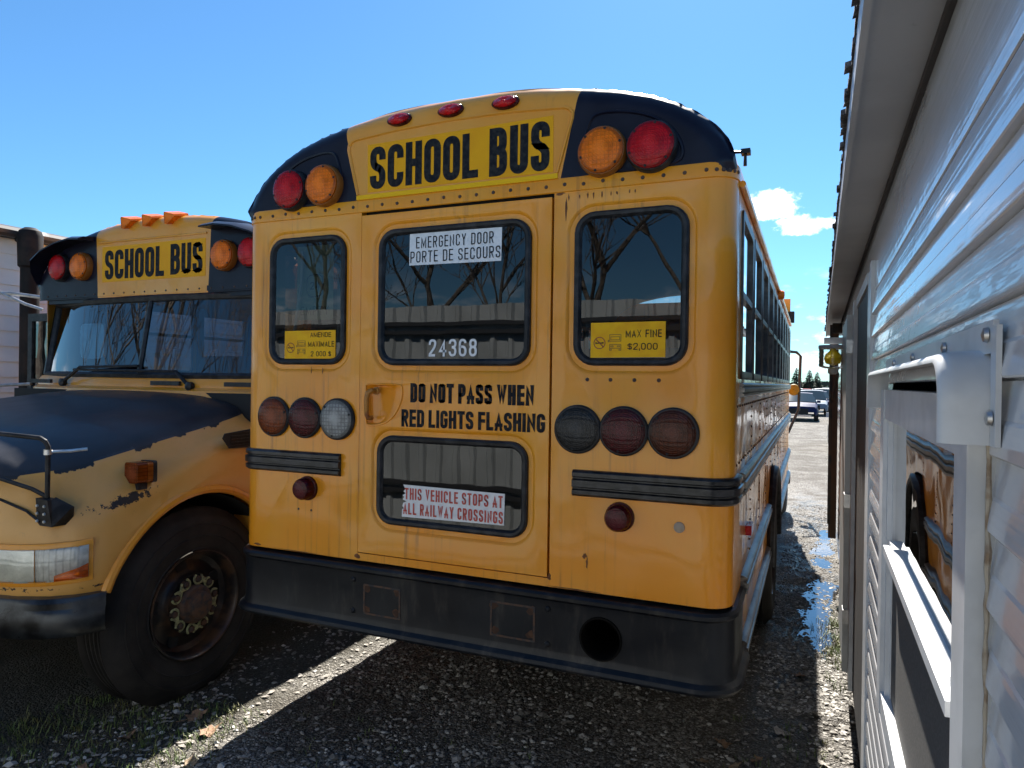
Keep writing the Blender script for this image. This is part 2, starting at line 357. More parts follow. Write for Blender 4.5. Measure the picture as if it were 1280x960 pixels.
def cap_piece(s0, s1, xb, xt, ns, nt_=18, z0=ZS, cx=0, y0=0, dz=0):
    """piece of a domed end cap between slanted side lines; xb/xt map s to x at the seam / at the roof line"""
    rows = []
    for j in range(nt_+1):
        t = j/nt_; t = 1-(1-t)**1.8; row = []
        for i in range(ns+1):
            s = s0+(s1-s0)*i/ns; a, b = xb(s), xt(s); zt = outz(b)+dz
            x = a+(b-a)*t; z = z0+(zt-z0)*t; row.append((cx+x, y0+capy(x, z-dz), z))
        rows.append(row)
    return MB().grid(rows)
def rub_rail(path, z0, z1, d=.022):
    """ribbed rub rail swept along a plan path of (x, y, nx, ny)"""
    h = z1-z0; prof = [(0, 0), (d*.55, .02), (d, .10), (d, .24), (d*.55, .29), (d*.55, .33), (d*1.15, .38), (d*1.15, .62), (d*.55, .67), (d*.55, .71), (d, .76), (d, .90), (d*.55, .98), (0, 1)]
    rows = [[(x+nx*o, y+ny*o, z0+h*t) for o, t in prof] for x, y, nx, ny in path]; mb = MB().grid(rows)
    for r in (rows[0], rows[-1]): mb.fill([r])
    return mb
def corner_path(xs, sgn, y1, hw=HW, r=CR, n=8, cx=0):
    """from x=xs on the rear face round the corner and along the side to y1"""
    p = [(cx+sgn*abs(xs), 0, 0, -1)]
    for k in range(n+1):
        a = pi/2*k/n; p.append((cx+sgn*(hw-r+r*sin(a)), r-r*cos(a), sgn*sin(a), -cos(a)))
    if y1 > r: p.append((cx+sgn*hw, y1, sgn, 0))
    return p
def window(x0, x1, z0, z1, r, y, gm, parent, hole_name='rear_window', label=None):
    """recessed pressed ring is part of the panel; this adds rubber gasket and pane"""
    def loop(i, yy): return XZ(rr(x0+i, x1-i, z0+i, z1-i, max(r-i, .01)), yy)
    L = [loop(0, y+.012), loop(.002, y-.002), loop(.010, y-.007), loop(.022, y-.005), loop(.030, y+.004), loop(.034, y+.014)]
    g = MB()
    for a, b in zip(L, L[1:]): g.bridge(a, b)
    go = mk(hole_name, g, RUB, parent, label=label)
    return go, MB().fill([loop(.026, y+.010)])
def hole_panel(outer, holes, y, th=0, ring=.038, deep=.012):
    """flat panel in plane y with holes whose edge is pressed inwards"""
    mb = MB(); mb.fill([XZ(outer, y)]+[XZ(rr(a-ring, b+ring, c-ring, d+ring, r+ring), y) for a, b, c, d, r in holes])
    for a, b, c, d, r in holes:
        L = [XZ(rr(a-q, b+q, c-q, d+q, r+q), y+e) for q, e in ((ring, 0), (ring-.006, .002), (ring-.016, deep*.9), (.006, deep), (0, deep), (-.004, deep+.02))]
        for p, q in zip(L, L[1:]): mb.bridge(p, q)
    if th: mb.bridge(XZ(outer, y), XZ(outer, y+th))
    return mb
def lamp(name, x, y, z, r, m, parent, proud=.035, bez=RUB, dome=.012, label=None, screws=6, rim=True, ax=(0, -1, 0)):
    b = MB().lathe([(r+.010, 0), (r+.010, proud*.55), (r+.004, proud*.8), (r-.004, proud*.8)], (x, y, z), ax, 40)
    bo = mk(name, b, bez, parent, label=label)
    l = MB().lathe([(r, proud*.5), (r, proud*.95), (r*.97, proud), (r*.86, proud+dome*.3), (r*.6, proud+dome*.7), (r*.3, proud+dome*.93), (0, proud+dome)], (x, y, z), ax, 40)
    mk('lens', l, m, bo)
    if screws:
        s_ = MB(); A = Vector(ax)
        for k in range(screws):
            a = 2*pi*k/screws+.3; s_.lathe([(.0055, 0), (.0055, proud+.004), (0, proud+.005)], (x+(r-.008)*cos(a), y, z+(r-.008)*sin(a)), ax, 8)
        mk('lens_screws', s_, DARK, bo, kind='stuff')
    return bo
def shell(bus, hw, y0, y1, cx, zbot, win0, pitch, nwin, wheels, ym, gm, dz=0, skip=()):
    """side walls, window rows, roof, floor of a bus body; side glass in frames"""
    for sg in (-1, 1):
        x = cx+sg*hw
        lo = [(y0, zbot), ]
        for wy in sorted(wheels):
            n = 16
            if wy-.58 > y0: lo += [(wy+.58*cos(pi-pi*k/n), zbot+.58*sin(pi*k/n)*1.05) for k in range(n+1)]
        lo += [(y1, zbot), (y1, 1.70), (y0, 1.70)]
        mb = MB().fill([YZ(lo, x)]); mk('side_panel', mb, ym, bus)
        hol = []
        for k in range(nwin):
            if (sg, k) in skip: continue
            a = win0+k*pitch; hol.append((a, a+pitch-.085))
        up = [(y0, 1.70), (y1, 1.70), (y1, 2.56), (y0, 2.56)]
        mb = MB().fill([YZ(up, x)]+[YZ(rr(a, b, 1.765, 2.455, .03, 3), x) for a, b in hol]); mk('window_wall', mb, ym, bus)
        for a, b in hol:
            f = MB(); L = [YZ(rr(a-i, b+i, 1.765-i, 2.455+i, .03, 3), x+sg*o) for i, o in ((.012, 0), (.012, .008), (0, .010), (-.022, .006), (-.026, -.02))]
            for p, q in zip(L, L[1:]): f.bridge(p, q)
            f.box(min(x+sg*.006, x-sg*.02), max(x+sg*.006, x-sg*.02), a+.02, b-.02, 2.10, 2.128)
            fo = mk('side_window', f, WFR, bus)
            mk('glass', MB().fill([YZ(rr(a+.02, b-.02, 1.785, 2.435, .02, 3), x-sg*.008)]), gm, fo)
        xi = x-sg*.045
        mb = MB().fill([YZ([(y0+.02, .98), (y1-.03, .98), (y1-.03, 2.56), (y0+.02, 2.56)], xi)]+[YZ(rr(a, b, 1.765, 2.455, .03, 3), xi) for a, b in hol]); mk('interior_lining', mb, INT, bus)
    prof = outline(hw, dz)
    rows = [[(cx+px*.997, y-.01, pz-.004) for px, pz in prof] for y in np.linspace(y0, y1, 12)]
    mk('roof', MB().grid(rows), ym, bus)
    rows = [[(cx+px*.97, y, pz-.045) for px, pz in prof] for y in (y0+.05, y1-.05)]
    mk('ceiling_lining', MB().grid(rows), CEIL, bus)
    mk('floor', MB().box(cx-hw+.03, cx+hw-.03, y0+.05, y1-.02, .88, .98), DARK, bus)
    fr = MB()
    for q in (-.45, .45): fr.box(cx+q-.05, cx+q+.05, y0+.3, y1-.1, .62, .86)
    mk('chassis_rail', fr, DARK, bus)
def wheel(parent, x, y, z, side, r=.5, wdt=.26, steer=True, dual=False, detail=True):
    ax = (side, 0, 0); xi = x-side*wdt
    prof = [(.29, .005), (.30, 0.0), (.34, .012), (.40, .016), (.45, .008), (.475, -.012), (.492, -.028), (r, -.045)]
    P = [(a*r/.5, b) for a, b in prof]
    gr = []
    for k in range(5):
        g = -.052-(wdt-.11)*(k+.5)/5; gr += [(r, g+.012), (r-.012, g+.008), (r-.012, g-.008), (r, g-.012)]
    P2 = P+gr+[(a, -wdt-b) for a, b in P[::-1]]
    t = MB().lathe(P2, (x, y, z), ax, 64); wo = mk('wheel', t, TYRE, parent)
    if detail:
        s_ = MB()                                         # raised sidewall rings
        for q, hh in ((.365, .020), (.425, .017)): s_.lathe([(q*r/.5-.004, hh-.006), (q*r/.5-.002, hh), (q*r/.5+.002, hh), (q*r/.5+.004, hh-.006)], (x, y, z), ax, 64)
        mk('sidewall_ring', s_, TYRE, wo)
    rim = MB().lathe([(.292, .0), (.296, .012), (.288, .014), (.278, .004), (.272, -.03), (.262, -.06), (.235, -.078), (.19, -.07), (.165, -.05), (.158, -.028), (.10, -.028)] if not dual else [(.292, 0), (.285, .006), (.27, -.03), (.25, -.11), (.2, -.13), (.11, -.13)], (x, y, z), ax, 48)
    ro = mk('rim', rim, RIM, wo)
    hh = -.028 if not dual else -.13
    hub = MB().lathe([(.105, hh-.01), (.105, hh+.03), (.095, hh+.045), (.075, hh+.05), (.07, hh+.075), (.055, hh+.085), (0, hh+.085)], (x, y, z), ax, 32)
    mk('hub', hub, STEELR, wo)
    if detail:
        for k in range(5):
            hl = MB()                                # hand holes of the disc
            a = 2*pi*k/5+.5; c = Vector((x-side*.071, y+.208*cos(a), z+.208*sin(a)))
            hl.lathe([(.036, .0), (.034, .004), (.030, .002), (0, .002)], c, ax, 16)
            mk('hand_hole', hl, DARK, wo)
        for k in range(10):
            nuts = MB(); pt = MB()
            a = 2*pi*k/10+.15; c = Vector((x+side*hh, y+.135*cos(a), z+.135*sin(a)))
            nuts.lathe([(.018, 0), (.018, .028), (.011, .032), (0, .032)], c, ax, 6)
            rad = Vector((0, cos(a), sin(a))); tan = Vector((0, -sin(a), cos(a)))
            ring = [c+Vector((side*.018, 0, 0))+(rad*cos(q)+tan*sin(q))*.027 for q in np.linspace(.7, 2*pi-.7+0, 14)]
            tip = c+Vector((side*.018, 0, 0))+tan*.052*(1 if k % 2 else -1)-rad*.012
            pt.tube([p for p in ring], .0065, 6)
            pt.prism([c+Vector((side*.012, 0, 0))+tan*.012*(1 if k % 2 else -1)-rad*.026, tip, c+Vector((side*.012, 0, 0))+tan*.030*(1 if k % 2 else -1)+rad*.012], (side*.012, 0, 0))
            mk('lug_nut', nuts, STEELR, wo); mk('nut_pointer', pt, NUTC, wo)
    return wo

B1 = empty('school_bus', (0, 3.7, 0), 'yellow school bus seen from behind with black bumper and emergency door', 'school bus')
WIN_R = [(.589, 1.068, 1.80, 2.448, .09)]
for sg in (-1, 1):
    a, b, c, d, r = WIN_R[0]
    h = (min(sg*a, sg*b), max(sg*a, sg*b), c, d, r)
    o = [(sg*.497, ZB), (sg*(HW-CR), ZB), (sg*(HW-CR), ZS), (sg*.497, ZS)]
    mb = hole_panel(o, [h], 0)
    rows = [[(sg*(HW-CR+CR*sin(q)), CR-CR*cos(q), z) for q in np.linspace(0, pi/2, 10)] for z in (ZB, 1.4, 2.0, ZS)]
    mb.grid(rows); mb.bridge([(sg*.497, 0, ZB), (sg*.497, 0, ZS)], [(sg*.497, .04, ZB), (sg*.497, .04, ZS)], closed=False)
    mk('rear_panel', mb, Y1, B1)
    go, pane = window(*h, 0, GT, B1)
    mk('glass', pane, GT, go)
mk('rear_panel', MB().box(-.4965, .4965, .0, .04, ZB, .886), Y1, B1)
mk('door_frame', MB().box(-.53, .53, .042, .07, .87, 2.56), DARK, B1)  # dark sheet added behind the door so its gaps look shaded
# emergency door
DY = -.006
def smoothloop(P, it=3):
    for _ in range(it):
        Q = []
        for i in range(len(P)):
            a, b = Vector(P[i]), Vector(P[(i+1) % len(P)]); Q += [tuple(a*.75+b*.25), tuple(a*.25+b*.75)]
        P = Q
    return P
pk = smoothloop([(-.450, 1.708), (-.262, 1.710), (-.248, 1.69), (-.254, 1.63), (-.29, 1.56), (-.35, 1.517), (-.44, 1.505), (-.455, 1.525), (-.457, 1.695)], 2)
pin = smoothloop([(-.444, 1.698), (-.33, 1.70), (-.30, 1.68), (-.32, 1.60), (-.37, 1.535), (-.40, 1.516), (-.442, 1.522)], 2)
pin = [pin[min(range(len(pin)), key=lambda j: (pin[j][0]-x)**2+(pin[j][1]-z)**2)] for x, z in pk]
door = MB(); DH = [(-.393, .395, 1.797, 2.446, .09), (-.389, .393, 1.04, 1.466, .085)]
tmp = hole_panel([(-.491, .892), (.488, .892), (.488, 2.522), (-.491, 2.522)], DH, DY, .03)
nb = 4+sum(len(rr(0, 1, 0, 1, .1)) for _ in DH)         # drop the plain face, keep the pressed rings
door.v = tmp.v; door.f = [f for f in tmp.f if min(f) >= nb]
door.fill([XZ([(-.491, .892), (.488, .892), (.488, 2.522), (-.491, 2.522)], DY)]+[XZ(rr(a-.038, b+.038, c-.038, d+.038, r+.038), DY) for a, b, c, d, r in DH]+[XZ(pk, DY)])
door.bridge(XZ(pk, DY), XZ(pin, DY+.026)); door.fill([XZ(pin, DY+.026)])
DR = mk('emergency_door', door, Y1, B1)
go, pane = window(-.393, .395, 1.797, 2.446, .09, DY, GT, DR, 'door_window'); DW1 = mk('door_window_pane', pane, GT, DR)
go, pane = window(-.389, .393, 1.04, 1.466, .085, DY, GT, DR, 'door_window'); DW2 = mk('door_window_pane', pane, GT, DR)
# door handle: pressed pocket outline and bar
mk('handle_pocket', MB().tube(XZ(pk, DY), .005, 6, closed=True), Y1, DR)
hd = MB().tube([(-.398, DY-.004, 1.675), (-.402, DY-.03, 1.676), (-.416, DY-.038, 1.668), (-.424, DY-.038, 1.64), (-.424, DY-.036, 1.56), (-.420, DY-.028, 1.545), (-.416, DY-.004, 1.545)], [.013, .013, .013, .012, .011, .011, .012], 10)
hd.lathe([(.02, 0), (.018, .008), (0, .009)], (-.396, DY, 1.676), (0, -1, 0), 14)
mk('door_handle', hd, mat('handle_paint', (.42, .17, .02), .45, col2=(.20, .06, .015), vs=30, v0=.5, v1=.7), DR)
text('lettering', 'DO NOT PASS WHEN', -.205, .418, 1.625, 1.715, DY-.0012, INK, DR, .195, .065)
text('lettering', 'RED LIGHTS FLASHING', -.252, .471, 1.510, 1.592, DY-.0012, INK, DR, .195, .065)
GY = DY+.0085
sheet('sticker', [(-.225, 2.268), (.250, 2.264), (.252, 2.413), (-.223, 2.417)], GY-.002, WHT, DR, label='white emergency door notice')
text('lettering', 'EMERGENCY DOOR', -.188, .212, 2.345, 2.398, GY-.0034, INK, DR, .10, .17)
text('lettering', 'PORTE DE SECOURS', -.218, .246, 2.279, 2.332, GY-.0034, INK, DR, .10, .17)
text('lettering', '24368', -.113, .136, 1.840, 1.920, GY-.0024, WHT, DR, .14, .15, label='white bus number')
torn = [(.283, 1.232), (.281, 1.092), (-.248, 1.084), (-.246, 1.12), (-.236, 1.124), (-.245, 1.135), (-.240, 1.15), (-.222, 1.158), (-.243, 1.166), (-.236, 1.178), (-.244, 1.186), (-.228, 1.196), (-.240, 1.204), (-.230, 1.216), (-.242, 1.236)]
sheet('sticker', torn, GY-.002, WHT, DR, label='torn white railway notice')
text('lettering', 'THIS VEHICLE STOPS AT', -.232, .274, 1.168, 1.222, GY-.0034, REDINK, DR, .15, .12)
text('lettering', 'ALL RAILWAY CROSSINGS', -.240, .276, 1.098, 1.152, GY-.0034, REDINK, DR, .15, .12)
# fine stickers on the side windows
def fine(x0, x1, z0, z1, lines, parent, boxes):
    y = .0085
    sheet('sticker', [(x0, z0), (x1, z0+.002), (x1, z1+.001), (x0+.001, z1)], y-.002, YS, B1, label='yellow fine notice')
    for s, (a, b, c, d) in zip(lines, boxes): text('lettering', s, a, b, c, d, y-.0034, INK, B1, .13, .17)
    h = z1-z0; cx = x0+.125*(x1-x0); cz = z0+.42*h; R_ = .175*h
    g = MB()
    ring = [(cx+R_*cos(q), y-.0034, cz+R_*sin(q)) for q in np.linspace(0, 2*pi, 28, endpoint=False)]
    g.bridge(ring, [(cx+(p[0]-cx)*.86, p[1], cz+(p[2]-cz)*.86) for p in ring])
    g.fill([[(cx-R_*.72, y-.0034, cz+R_*.60), (cx-R_*.60, y-.0034, cz+R_*.72), (cx+R_*.72, y-.0034, cz-R_*.60), (cx+R_*.60, y-.0034, cz-R_*.72)]])
    mk('prohibition_symbol', g, mat('symbol_red', (.30, .05, .01), .5), B1)
    g = MB(); g.fill([[(cx-R_*.7, y-.0030, cz-.12*R_), (cx+R_*.7, y-.0030, cz-.1*R_), (cx+R_*.68, y-.0030, cz+.16*R_), (cx+R_*.2, y-.0030, cz+.06*R_), (cx, y-.0030, cz+.18*R_), (cx-R_*.3, y-.0030, cz+.02*R_), (cx-R_*.68, y-.0030, cz+.14*R_)]])
    mk('car_symbol', g, INK, B1)
    g = MB(); bx = x0+.34*(x1-x0); bw = .16*(x1-x0)/2; t = .0022
    def fr_(a, b, c, d):
        g.fill([XZ([(a, c), (b, c), (b, d), (a, d)], y-.0034), XZ([(a+t, c+t), (b-t, c+t), (b-t, d-t), (a+t, d-t)], y-.0034)])
    fr_(bx-bw, bx+bw, z0+.46*h, z0+.66*h); fr_(bx-bw*.8, bx+bw*.8, z0+.5*h, z0+.60*h); fr_(bx-bw, bx+bw, z0+.26*h, z0+.38*h); fr_(bx-bw*.8, bx-bw*.3, z0+.30*h, z0+.345*h); fr_(bx+bw*.3, bx+bw*.8, z0+.30*h, z0+.345*h)
    fr_(bx-bw*1.25, bx-bw*1.05, z0+.44*h, z0+.50*h); fr_(bx-bw, bx-bw*.6, z0+.20*h, z0+.25*h); fr_(bx+bw*.6, bx+bw, z0+.20*h, z0+.25*h)
    mk('bus_symbol', g, GREYINK, B1)
fine(.665, .978, 1.834, 1.980, ['MAX FINE', '$2,000'], B1, [(.815, .963, 1.917, 1.948), (.823, .947, 1.866, 1.894)])
fine(-.969, -.649, 1.824, 1.972, ['AMENDE', 'MAXIMALE', '2 000 $'], B1, [(-.805, -.675, 1.938, 1.963), (-.818, -.656, 1.890, 1.918), (-.800, -.674, 1.842, 1.868)])
# faded "empty" card hung inside the left window
card = sheet('interior_card', [(-.93, 2.03), (-.70, 2.03), (-.70, 2.41), (-.93, 2.41)], .05, mat('card_olive', (.34, .38, .24), .6), B1)
text('lettering', 'EMPTY', -.905, -.725, 2.055, 2.10, .0485, INK, card, .14, .2)
mk('card_symbol', MB().tube(XZ(rr(-.865, -.765, 2.15, 2.26, .03, 4), .0485), .003, 6, closed=True), INK, card)
text('lettering', '24', -.845, -.785, 2.185, 2.225, .0485, INK, card, .16, .15)
mk('window_pole', MB().tube([(-.955, .03, 1.81), (-.93, .03, 1.95), (-.885, .03, 2.22), (-.88, .03, 2.38)], .008, 8), mat('pole_grey', (.55, .55, .52), .5), B1)
# rivets and seam band
band_ = MB(); p = corner_path(0, 1, .5)[1:]; full = [(-x, y, -nx, ny) for x, y, nx, ny in p[::-1]]+p
rows = [[(x+nx*o, y+ny*o, z) for o, z in ((0, 2.538), (.005, 2.542), (.005, 2.592), (0, 2.60))] for x, y, nx, ny in full]
mk('seam_band', band_.grid(rows), Y1, B1)
rv = MB()
def rivet(x, y, z, n=(0, -1, 0), r=.0085): rv.lathe([(r, 0), (r*.8, r*.45), (0, r*.6)], (x, y, z), n, 8)
for k in range(28):
    x = -1.13+2.26*k/27; rivet(x, -.005, 2.568+random.uniform(-.003, .003))
for sg in (-1, 1):
    for q in (.25, .5, .75, 1.0, 1.25): rivet(sg*(HW-CR+(CR+.005)*sin(q)), CR-(CR+.005)*cos(q), 2.568, (sg*sin(q), -cos(q), 0))
for x in (.655, .755, .855, .955): rivet(x, 0, 1.742)
for x in (-.78, -.86): rivet(x, 0, 1.068, r=.006)
mk('rivets', rv, STEELR, B1, kind='stuff')
# rear cap: yellow centre, black corners
cxb = lambda s: .515*s; cxt = lambda s: .607*s
capc = mk('roof_cap', cap_piece(-1, 1, cxb, cxt, 40), Y2, B1, 60)
for sg in (-1, 1):
    def xb(s, sg=sg): return sg*(.515+(HW-.515)*s)
    def xt(s, sg=sg): return sg*(.607+(HW-.607)*(1-(1-s)**1.25))
    mk('roof_cap_corner', cap_piece(0, 1, xb, xt, 30, 22), BLK, B1, 60, label='black painted cap corner')
def bead(P, m, r=.006, name='pressed_border', closed=True, par=None):
    P = smoothloop(P, 2) if closed else P
    return mk(name, MB().tube([(x, capy(x, z)-.0005, z) for x, z in P], r, 6, closed=closed), m, par or B1)
def dense(P, n=10): return [(a[0]+(b[0]-a[0])*k/n, a[1]+(b[1]-a[1])*k/n) for a, b in zip(P, P[1:]) for k in range(n)]+[P[-1]]
bead(dense([(-.520, 2.626), (-.578, 2.850), (-.575, 2.872), (-.560, 2.889), (-.535, 2.897), (-.3, 2.916), (0, 2.924), (.3, 2.918), (.535, 2.902), (.560, 2.892), (.574, 2.874), (.572, 2.852), (.508, 2.626)], 6), Y2, .008, closed=False)
for sg in (-1, 1):
    bead([(sg*q, z) for q, z in ((.605, 2.615), (.64, 2.83), (.70, 2.862), (.87, 2.835), (.99, 2.765), (1.045, 2.66), (1.02, 2.605), (.75, 2.60))], BLK, .008)
sheet('sign_panel', [(-.463, 2.633), (.490, 2.631), (.488, 2.873), (-.466, 2.863)], -.0018, YB, B1, .0016)
text('lettering', 'SCHOOL', -.450, .131, 2.645, 2.848, -.003, INK, B1, .176, .060)
text('lettering', 'BUS', .186, .473, 2.640, 2.855, -.003, INK, B1, .176, .060)
mk('reflective_strip', MB().box(-.525, .512, -.007, -.001, 2.6005, 2.622), mat('strip_yellow', (.90, .48, .004), .4, spec=.2), B1)
for x in (-.287, -.012, .262):
    z = 2.962+(.004 if abs(x) < .1 else 0)
    b = MB(); rim = [(x+.066*cos(q), z+.033*sin(q)) for q in np.linspace(0, 2*pi, 28, endpoint=False)]
    y = capy(x, z); L = [[(x+(a-x)*k, y-o+(c-z)*.35, z+(c-z)*k) for a, c in rim] for k, o in ((1, -.008), (1, .010), (.9, .016), (.88, .014))]
    for p_, q_ in zip(L, L[1:]): b.bridge(p_, q_)
    bo = mk('marker_light', b, LDRED, B1)
    b = MB(); L = [[(x+(a-x)*k, y-o+(c-z)*.35, z+(c-z)*k) for a, c in rim] for k, o in ((.88, .013), (.8, .022), (.55, .029), (.25, .032), (.01, .033))]
    for p_, q_ in zip(L, L[1:]): b.bridge(p_, q_)
    mk('lens', b, LRED, bo)
for sg in (-1, 1):
    lamp('warning_light', sg*.916, 0, 2.682, .094, LRED, B1, .05, label='red warning light')
    lamp('warning_light', sg*.711, 0, 2.686, .094, LAMB, B1, .05, mat('amber_bezel', (.25, .08, .01), .4), label='amber warning light')
# lower lamp rows
for x, m_, lb in ((-1.022, LDAMB, 'faded amber lamp'), (-.822, LDRED, 'dark red tail lamp'), (-.622, LCLR, 'clear reversing lamp'), (.618, LGRY, 'smoked reversing lamp'), (.815, LDRED, 'dark red tail lamp'), (1.016, LDAMB2, 'dark amber lamp')):
    lamp('tail_lamp', x, 0, 1.532, .093, m_, B1, .022, label=lb, dome=.010, screws=3)
for sg in (-1, 1):
    x = sg*.803
    b = MB().lathe([(.062, 0), (.060, .012), (.055, .014), (.053, .05), (.045, .062), (.02, .068), (0, .069)], (x, 0, 1.178), (0, -1, 0), 28)
    mk('stop_lamp', b, LDRED, B1)
mk('cap_plug', MB().lathe([(.022, 0), (.021, .008), (.014, .012), (0, .013)], (1.045, 0, 1.158), (0, -1, 0), 18), mat('plug_grey', (.38, .30, .22), .7), B1)
# rub rails round the rear corners
mk('rub_rail', rub_rail(corner_path(.60, 1, .22), 1.25, 1.362), BRAIL, B1, 25)
mk('rub_rail', rub_rail(corner_path(.60, -1, .22), 1.25, 1.362), BRAIL, B1, 25)
# bumper
def swp(prof, path): return MB().grid([[(x+nx*o, y+ny*o, z) for o, z in prof] for x, y, nx, ny in path])
def bpath(hw=HW-.020, r=.11, y1=.42):
    p = corner_path(0, 1, y1, hw, r)[1:]; return [(-x, y, -nx, ny) for x, y, nx, ny in p[::-1]]+p
BP = bpath()
mb = swp([(-.03, .535), (.03, .522), (.060, .522), (.066, .534), (.060, .548), (.040, .562), (.032, .585)], BP)
mb.add(*(lambda g: (g.v, g.f))(swp([(.032, .785), (.034, .80), (.046, .812), (.046, .826), (.034, .836), (-.03, .838)], BP)))
for sg in (-1, 1):
    q = [p_ for p_ in BP if sg*p_[0] >= HW-.020-.11-1e-6]
    mb.add(*(lambda g: (g.v, g.f))(swp([(.032, .585), (.032, .785)], q)))
xe = HW-.020-.11
ring = [(.738+.082*cos(t), .674+.082*sin(t)) for t in np.linspace(0, 2*pi, 36, endpoint=False)]
mb.fill([XZ([(-xe, .585), (xe, .585), (xe, .785), (-xe, .785)], -.032), XZ(ring, -.032)])
BM = mk('bumper', mb, BUMP, B1, 30)
L = [XZ([(.738+(a-.738)*k, .674+(b-.674)*k) for a, b in ring], y) for k, y in ((1.1, -.032), (1.1, -.04), (1.0, -.040), (.985, -.03), (.985, .3))]
mb = MB()
for a, b in zip(L, L[1:]): mb.bridge(a, b)
mb.fill([L[-1]]); mk('exhaust_opening', mb, mat('soot', (.010, .009, .008), .95, spec=0), BM)
for (a, b, c, d) in ((-.435, -.228, .607, .752), (.236, .447, .612, .765)):
    g = MB(); o = rr(a, b, c, d, .004, 2); i = rr(a+.008, b-.008, c+.008, d-.008, .004, 2)
    g.fill([XZ(o, -.0345), XZ(i, -.0345)]); g.bridge(XZ(o, -.0345), XZ(o, -.031)); g.bridge(XZ(i, -.0345), XZ(i, -.031))
    mk('bumper_plate_edge', g, STEELR, BM)
    g = MB()
    for (u, v) in ((a+.02, c+.025), (b-.022, c+.03), (a+.018, d-.02), (b-.02, d-.018)):
        k = [(u+random.uniform(.012, .026)*cos(t), v+random.uniform(.012, .024)*sin(t)) for t in np.linspace(0, 2*pi, 11, endpoint=False)]
        g.fill([XZ(k, -.0330)])
    mk('rust_spots', g, RUSTD, BM, kind='stuff')
g = MB()
for x in (-.495, .505):
    for z in (.615, .765): g.lathe([(.014, 0), (.012, .006), (.006, .010), (0, .010)], (x, -.032, z), (0, -1, 0), 10)
mk('bumper_bolts', g, BUMP, BM, kind='stuff')
rb = MB()                                              # rust runs where seams weep
def blot(x, z, w_, h_, y=-.0007, n=12):
    rb.fill([XZ([(x+w_*cos(t)*random.uniform(.4, 1.1), z+h_*sin(t)*random.uniform(.4, 1.1)) for t in np.linspace(0, 2*pi, n, endpoint=False)], y)])
for (x, z, a, b) in ((.525, 2.535, .025, .010), (.55, 2.47, .006, .055), (-1.128, .862, .03, .008), (-.497, .868, .02, .014), (.665, .965, .006, .03), (.655, 1.0, .014, .014), (.497, .89, .012, .02), (.62, .854, .14, .0035), (-.85, .853, .2, .0025), (-.79, 1.775, .004, .022), (-.72, 1.77, .004, .018)): blot(x, z, a, b)
for k in range(9): blot(.57+.035*k+random.uniform(-.01, .01), 2.515, .004, random.uniform(.006, .02))
mk('rust_runs', rb, RUST, B1, kind='stuff')
# body sides, roof
shell(B1, HW, .10, 7.3, 0, .50, .26, .64, 11, (3.05,), Y1, GS)
for sg in (-1, 1):
    x = sg*HW
    mk('rub_rail', rub_rail([(x, .30, sg, 0), (x, 7.3, sg, 0)], 1.25, 1.355, .026), CHROME, B1, 25)
    mk('rub_rail', rub_rail([(x, .42, sg, 0), (x, 2.46, sg, 0)], .80, .885, .030), CHROME, B1, 25)
    mk('rub_rail', rub_rail([(x, 3.64, sg, 0), (x, 7.3, sg, 0)], .80, .885, .030), CHROME, B1, 25)
    mk('rub_rail', rub_rail([(x, .46, sg, 0), (x, 2.46, sg, 0)], .50, .585, .030), CHROME, B1, 25)
    mk('rub_rail', rub_rail([(x, 3.64, sg, 0), (x, 7.3, sg, 0)], .50, .585, .030), CHROME, B1, 25)
    mk('window_sill', rub_rail([(x, .24, sg, 0), (x, 7.3, sg, 0)], 1.675, 1.738, .018), CHROME, B1, 25)
    g = MB().tube([(x+sg*.012, .12, 2.535), (x+sg*.012, 7.3, 2.535)], .014, 8); mk('drip_rail', g, Y1, B1)
    a = [(x+sg*.02, 3.05+.60*cos(t), .44+.62*sin(t)) for t in np.linspace(0, pi, 24)]
    mk('wheel_arch', MB().tube(a, .035, 8), RUB, B1)
    wheel(B1, sg*1.255, 3.05, .372, sg, .51, .25, dual=True, detail=False); wheel(B1, sg*.92, 3.05, .372, sg, .51, .25, dual=True, detail=False)
    wheel(B1, sg*1.20, 8.0, .372, sg, .51, .25, detail=False)
    rr_ = MB()
    for y in np.arange(.16, 7.3, .11):
        for z in (1.64, 1.40): rr_.lathe([(.006, 0), (.004, .004), (0, .004)], (x, y, z), (sg, 0, 0), 6)
    for y in np.arange(.90, 7.3, .64):
        for z in np.arange(1.42, 1.64, .05): rr_.lathe([(.006, 0), (.004, .004), (0, .004)], (x, y, z), (sg, 0, 0), 6)
        for z in np.arange(.90, 1.24, .05): rr_.lathe([(.006, 0), (.004, .004), (0, .004)], (x, y, z), (sg, 0, 0), 6)
    mk('rivets', rr_, STEELR, B1, kind='stuff')
    b = MB().box(min(x, x+sg*.028), max(x, x+sg*.028), .64, .76, 1.02, 1.065); mk('side_marker', b, LRED, B1)
    b = MB().lathe([(.04, 0), (.04, .03), (.03, .05), (0, .055)], (x+sg*.004, 3.55, 2.50), (sg, 0, 0), 14); mk('side_marker', b, LAMB, B1)
mk('roof_bracket', MB().tube([(1.22, .10, 2.66), (1.265, .10, 2.655), (1.265, .10, 2.60)], .007, 6).box(1.25, 1.285, .08, .12, 2.645, 2.664), RUB, B1)
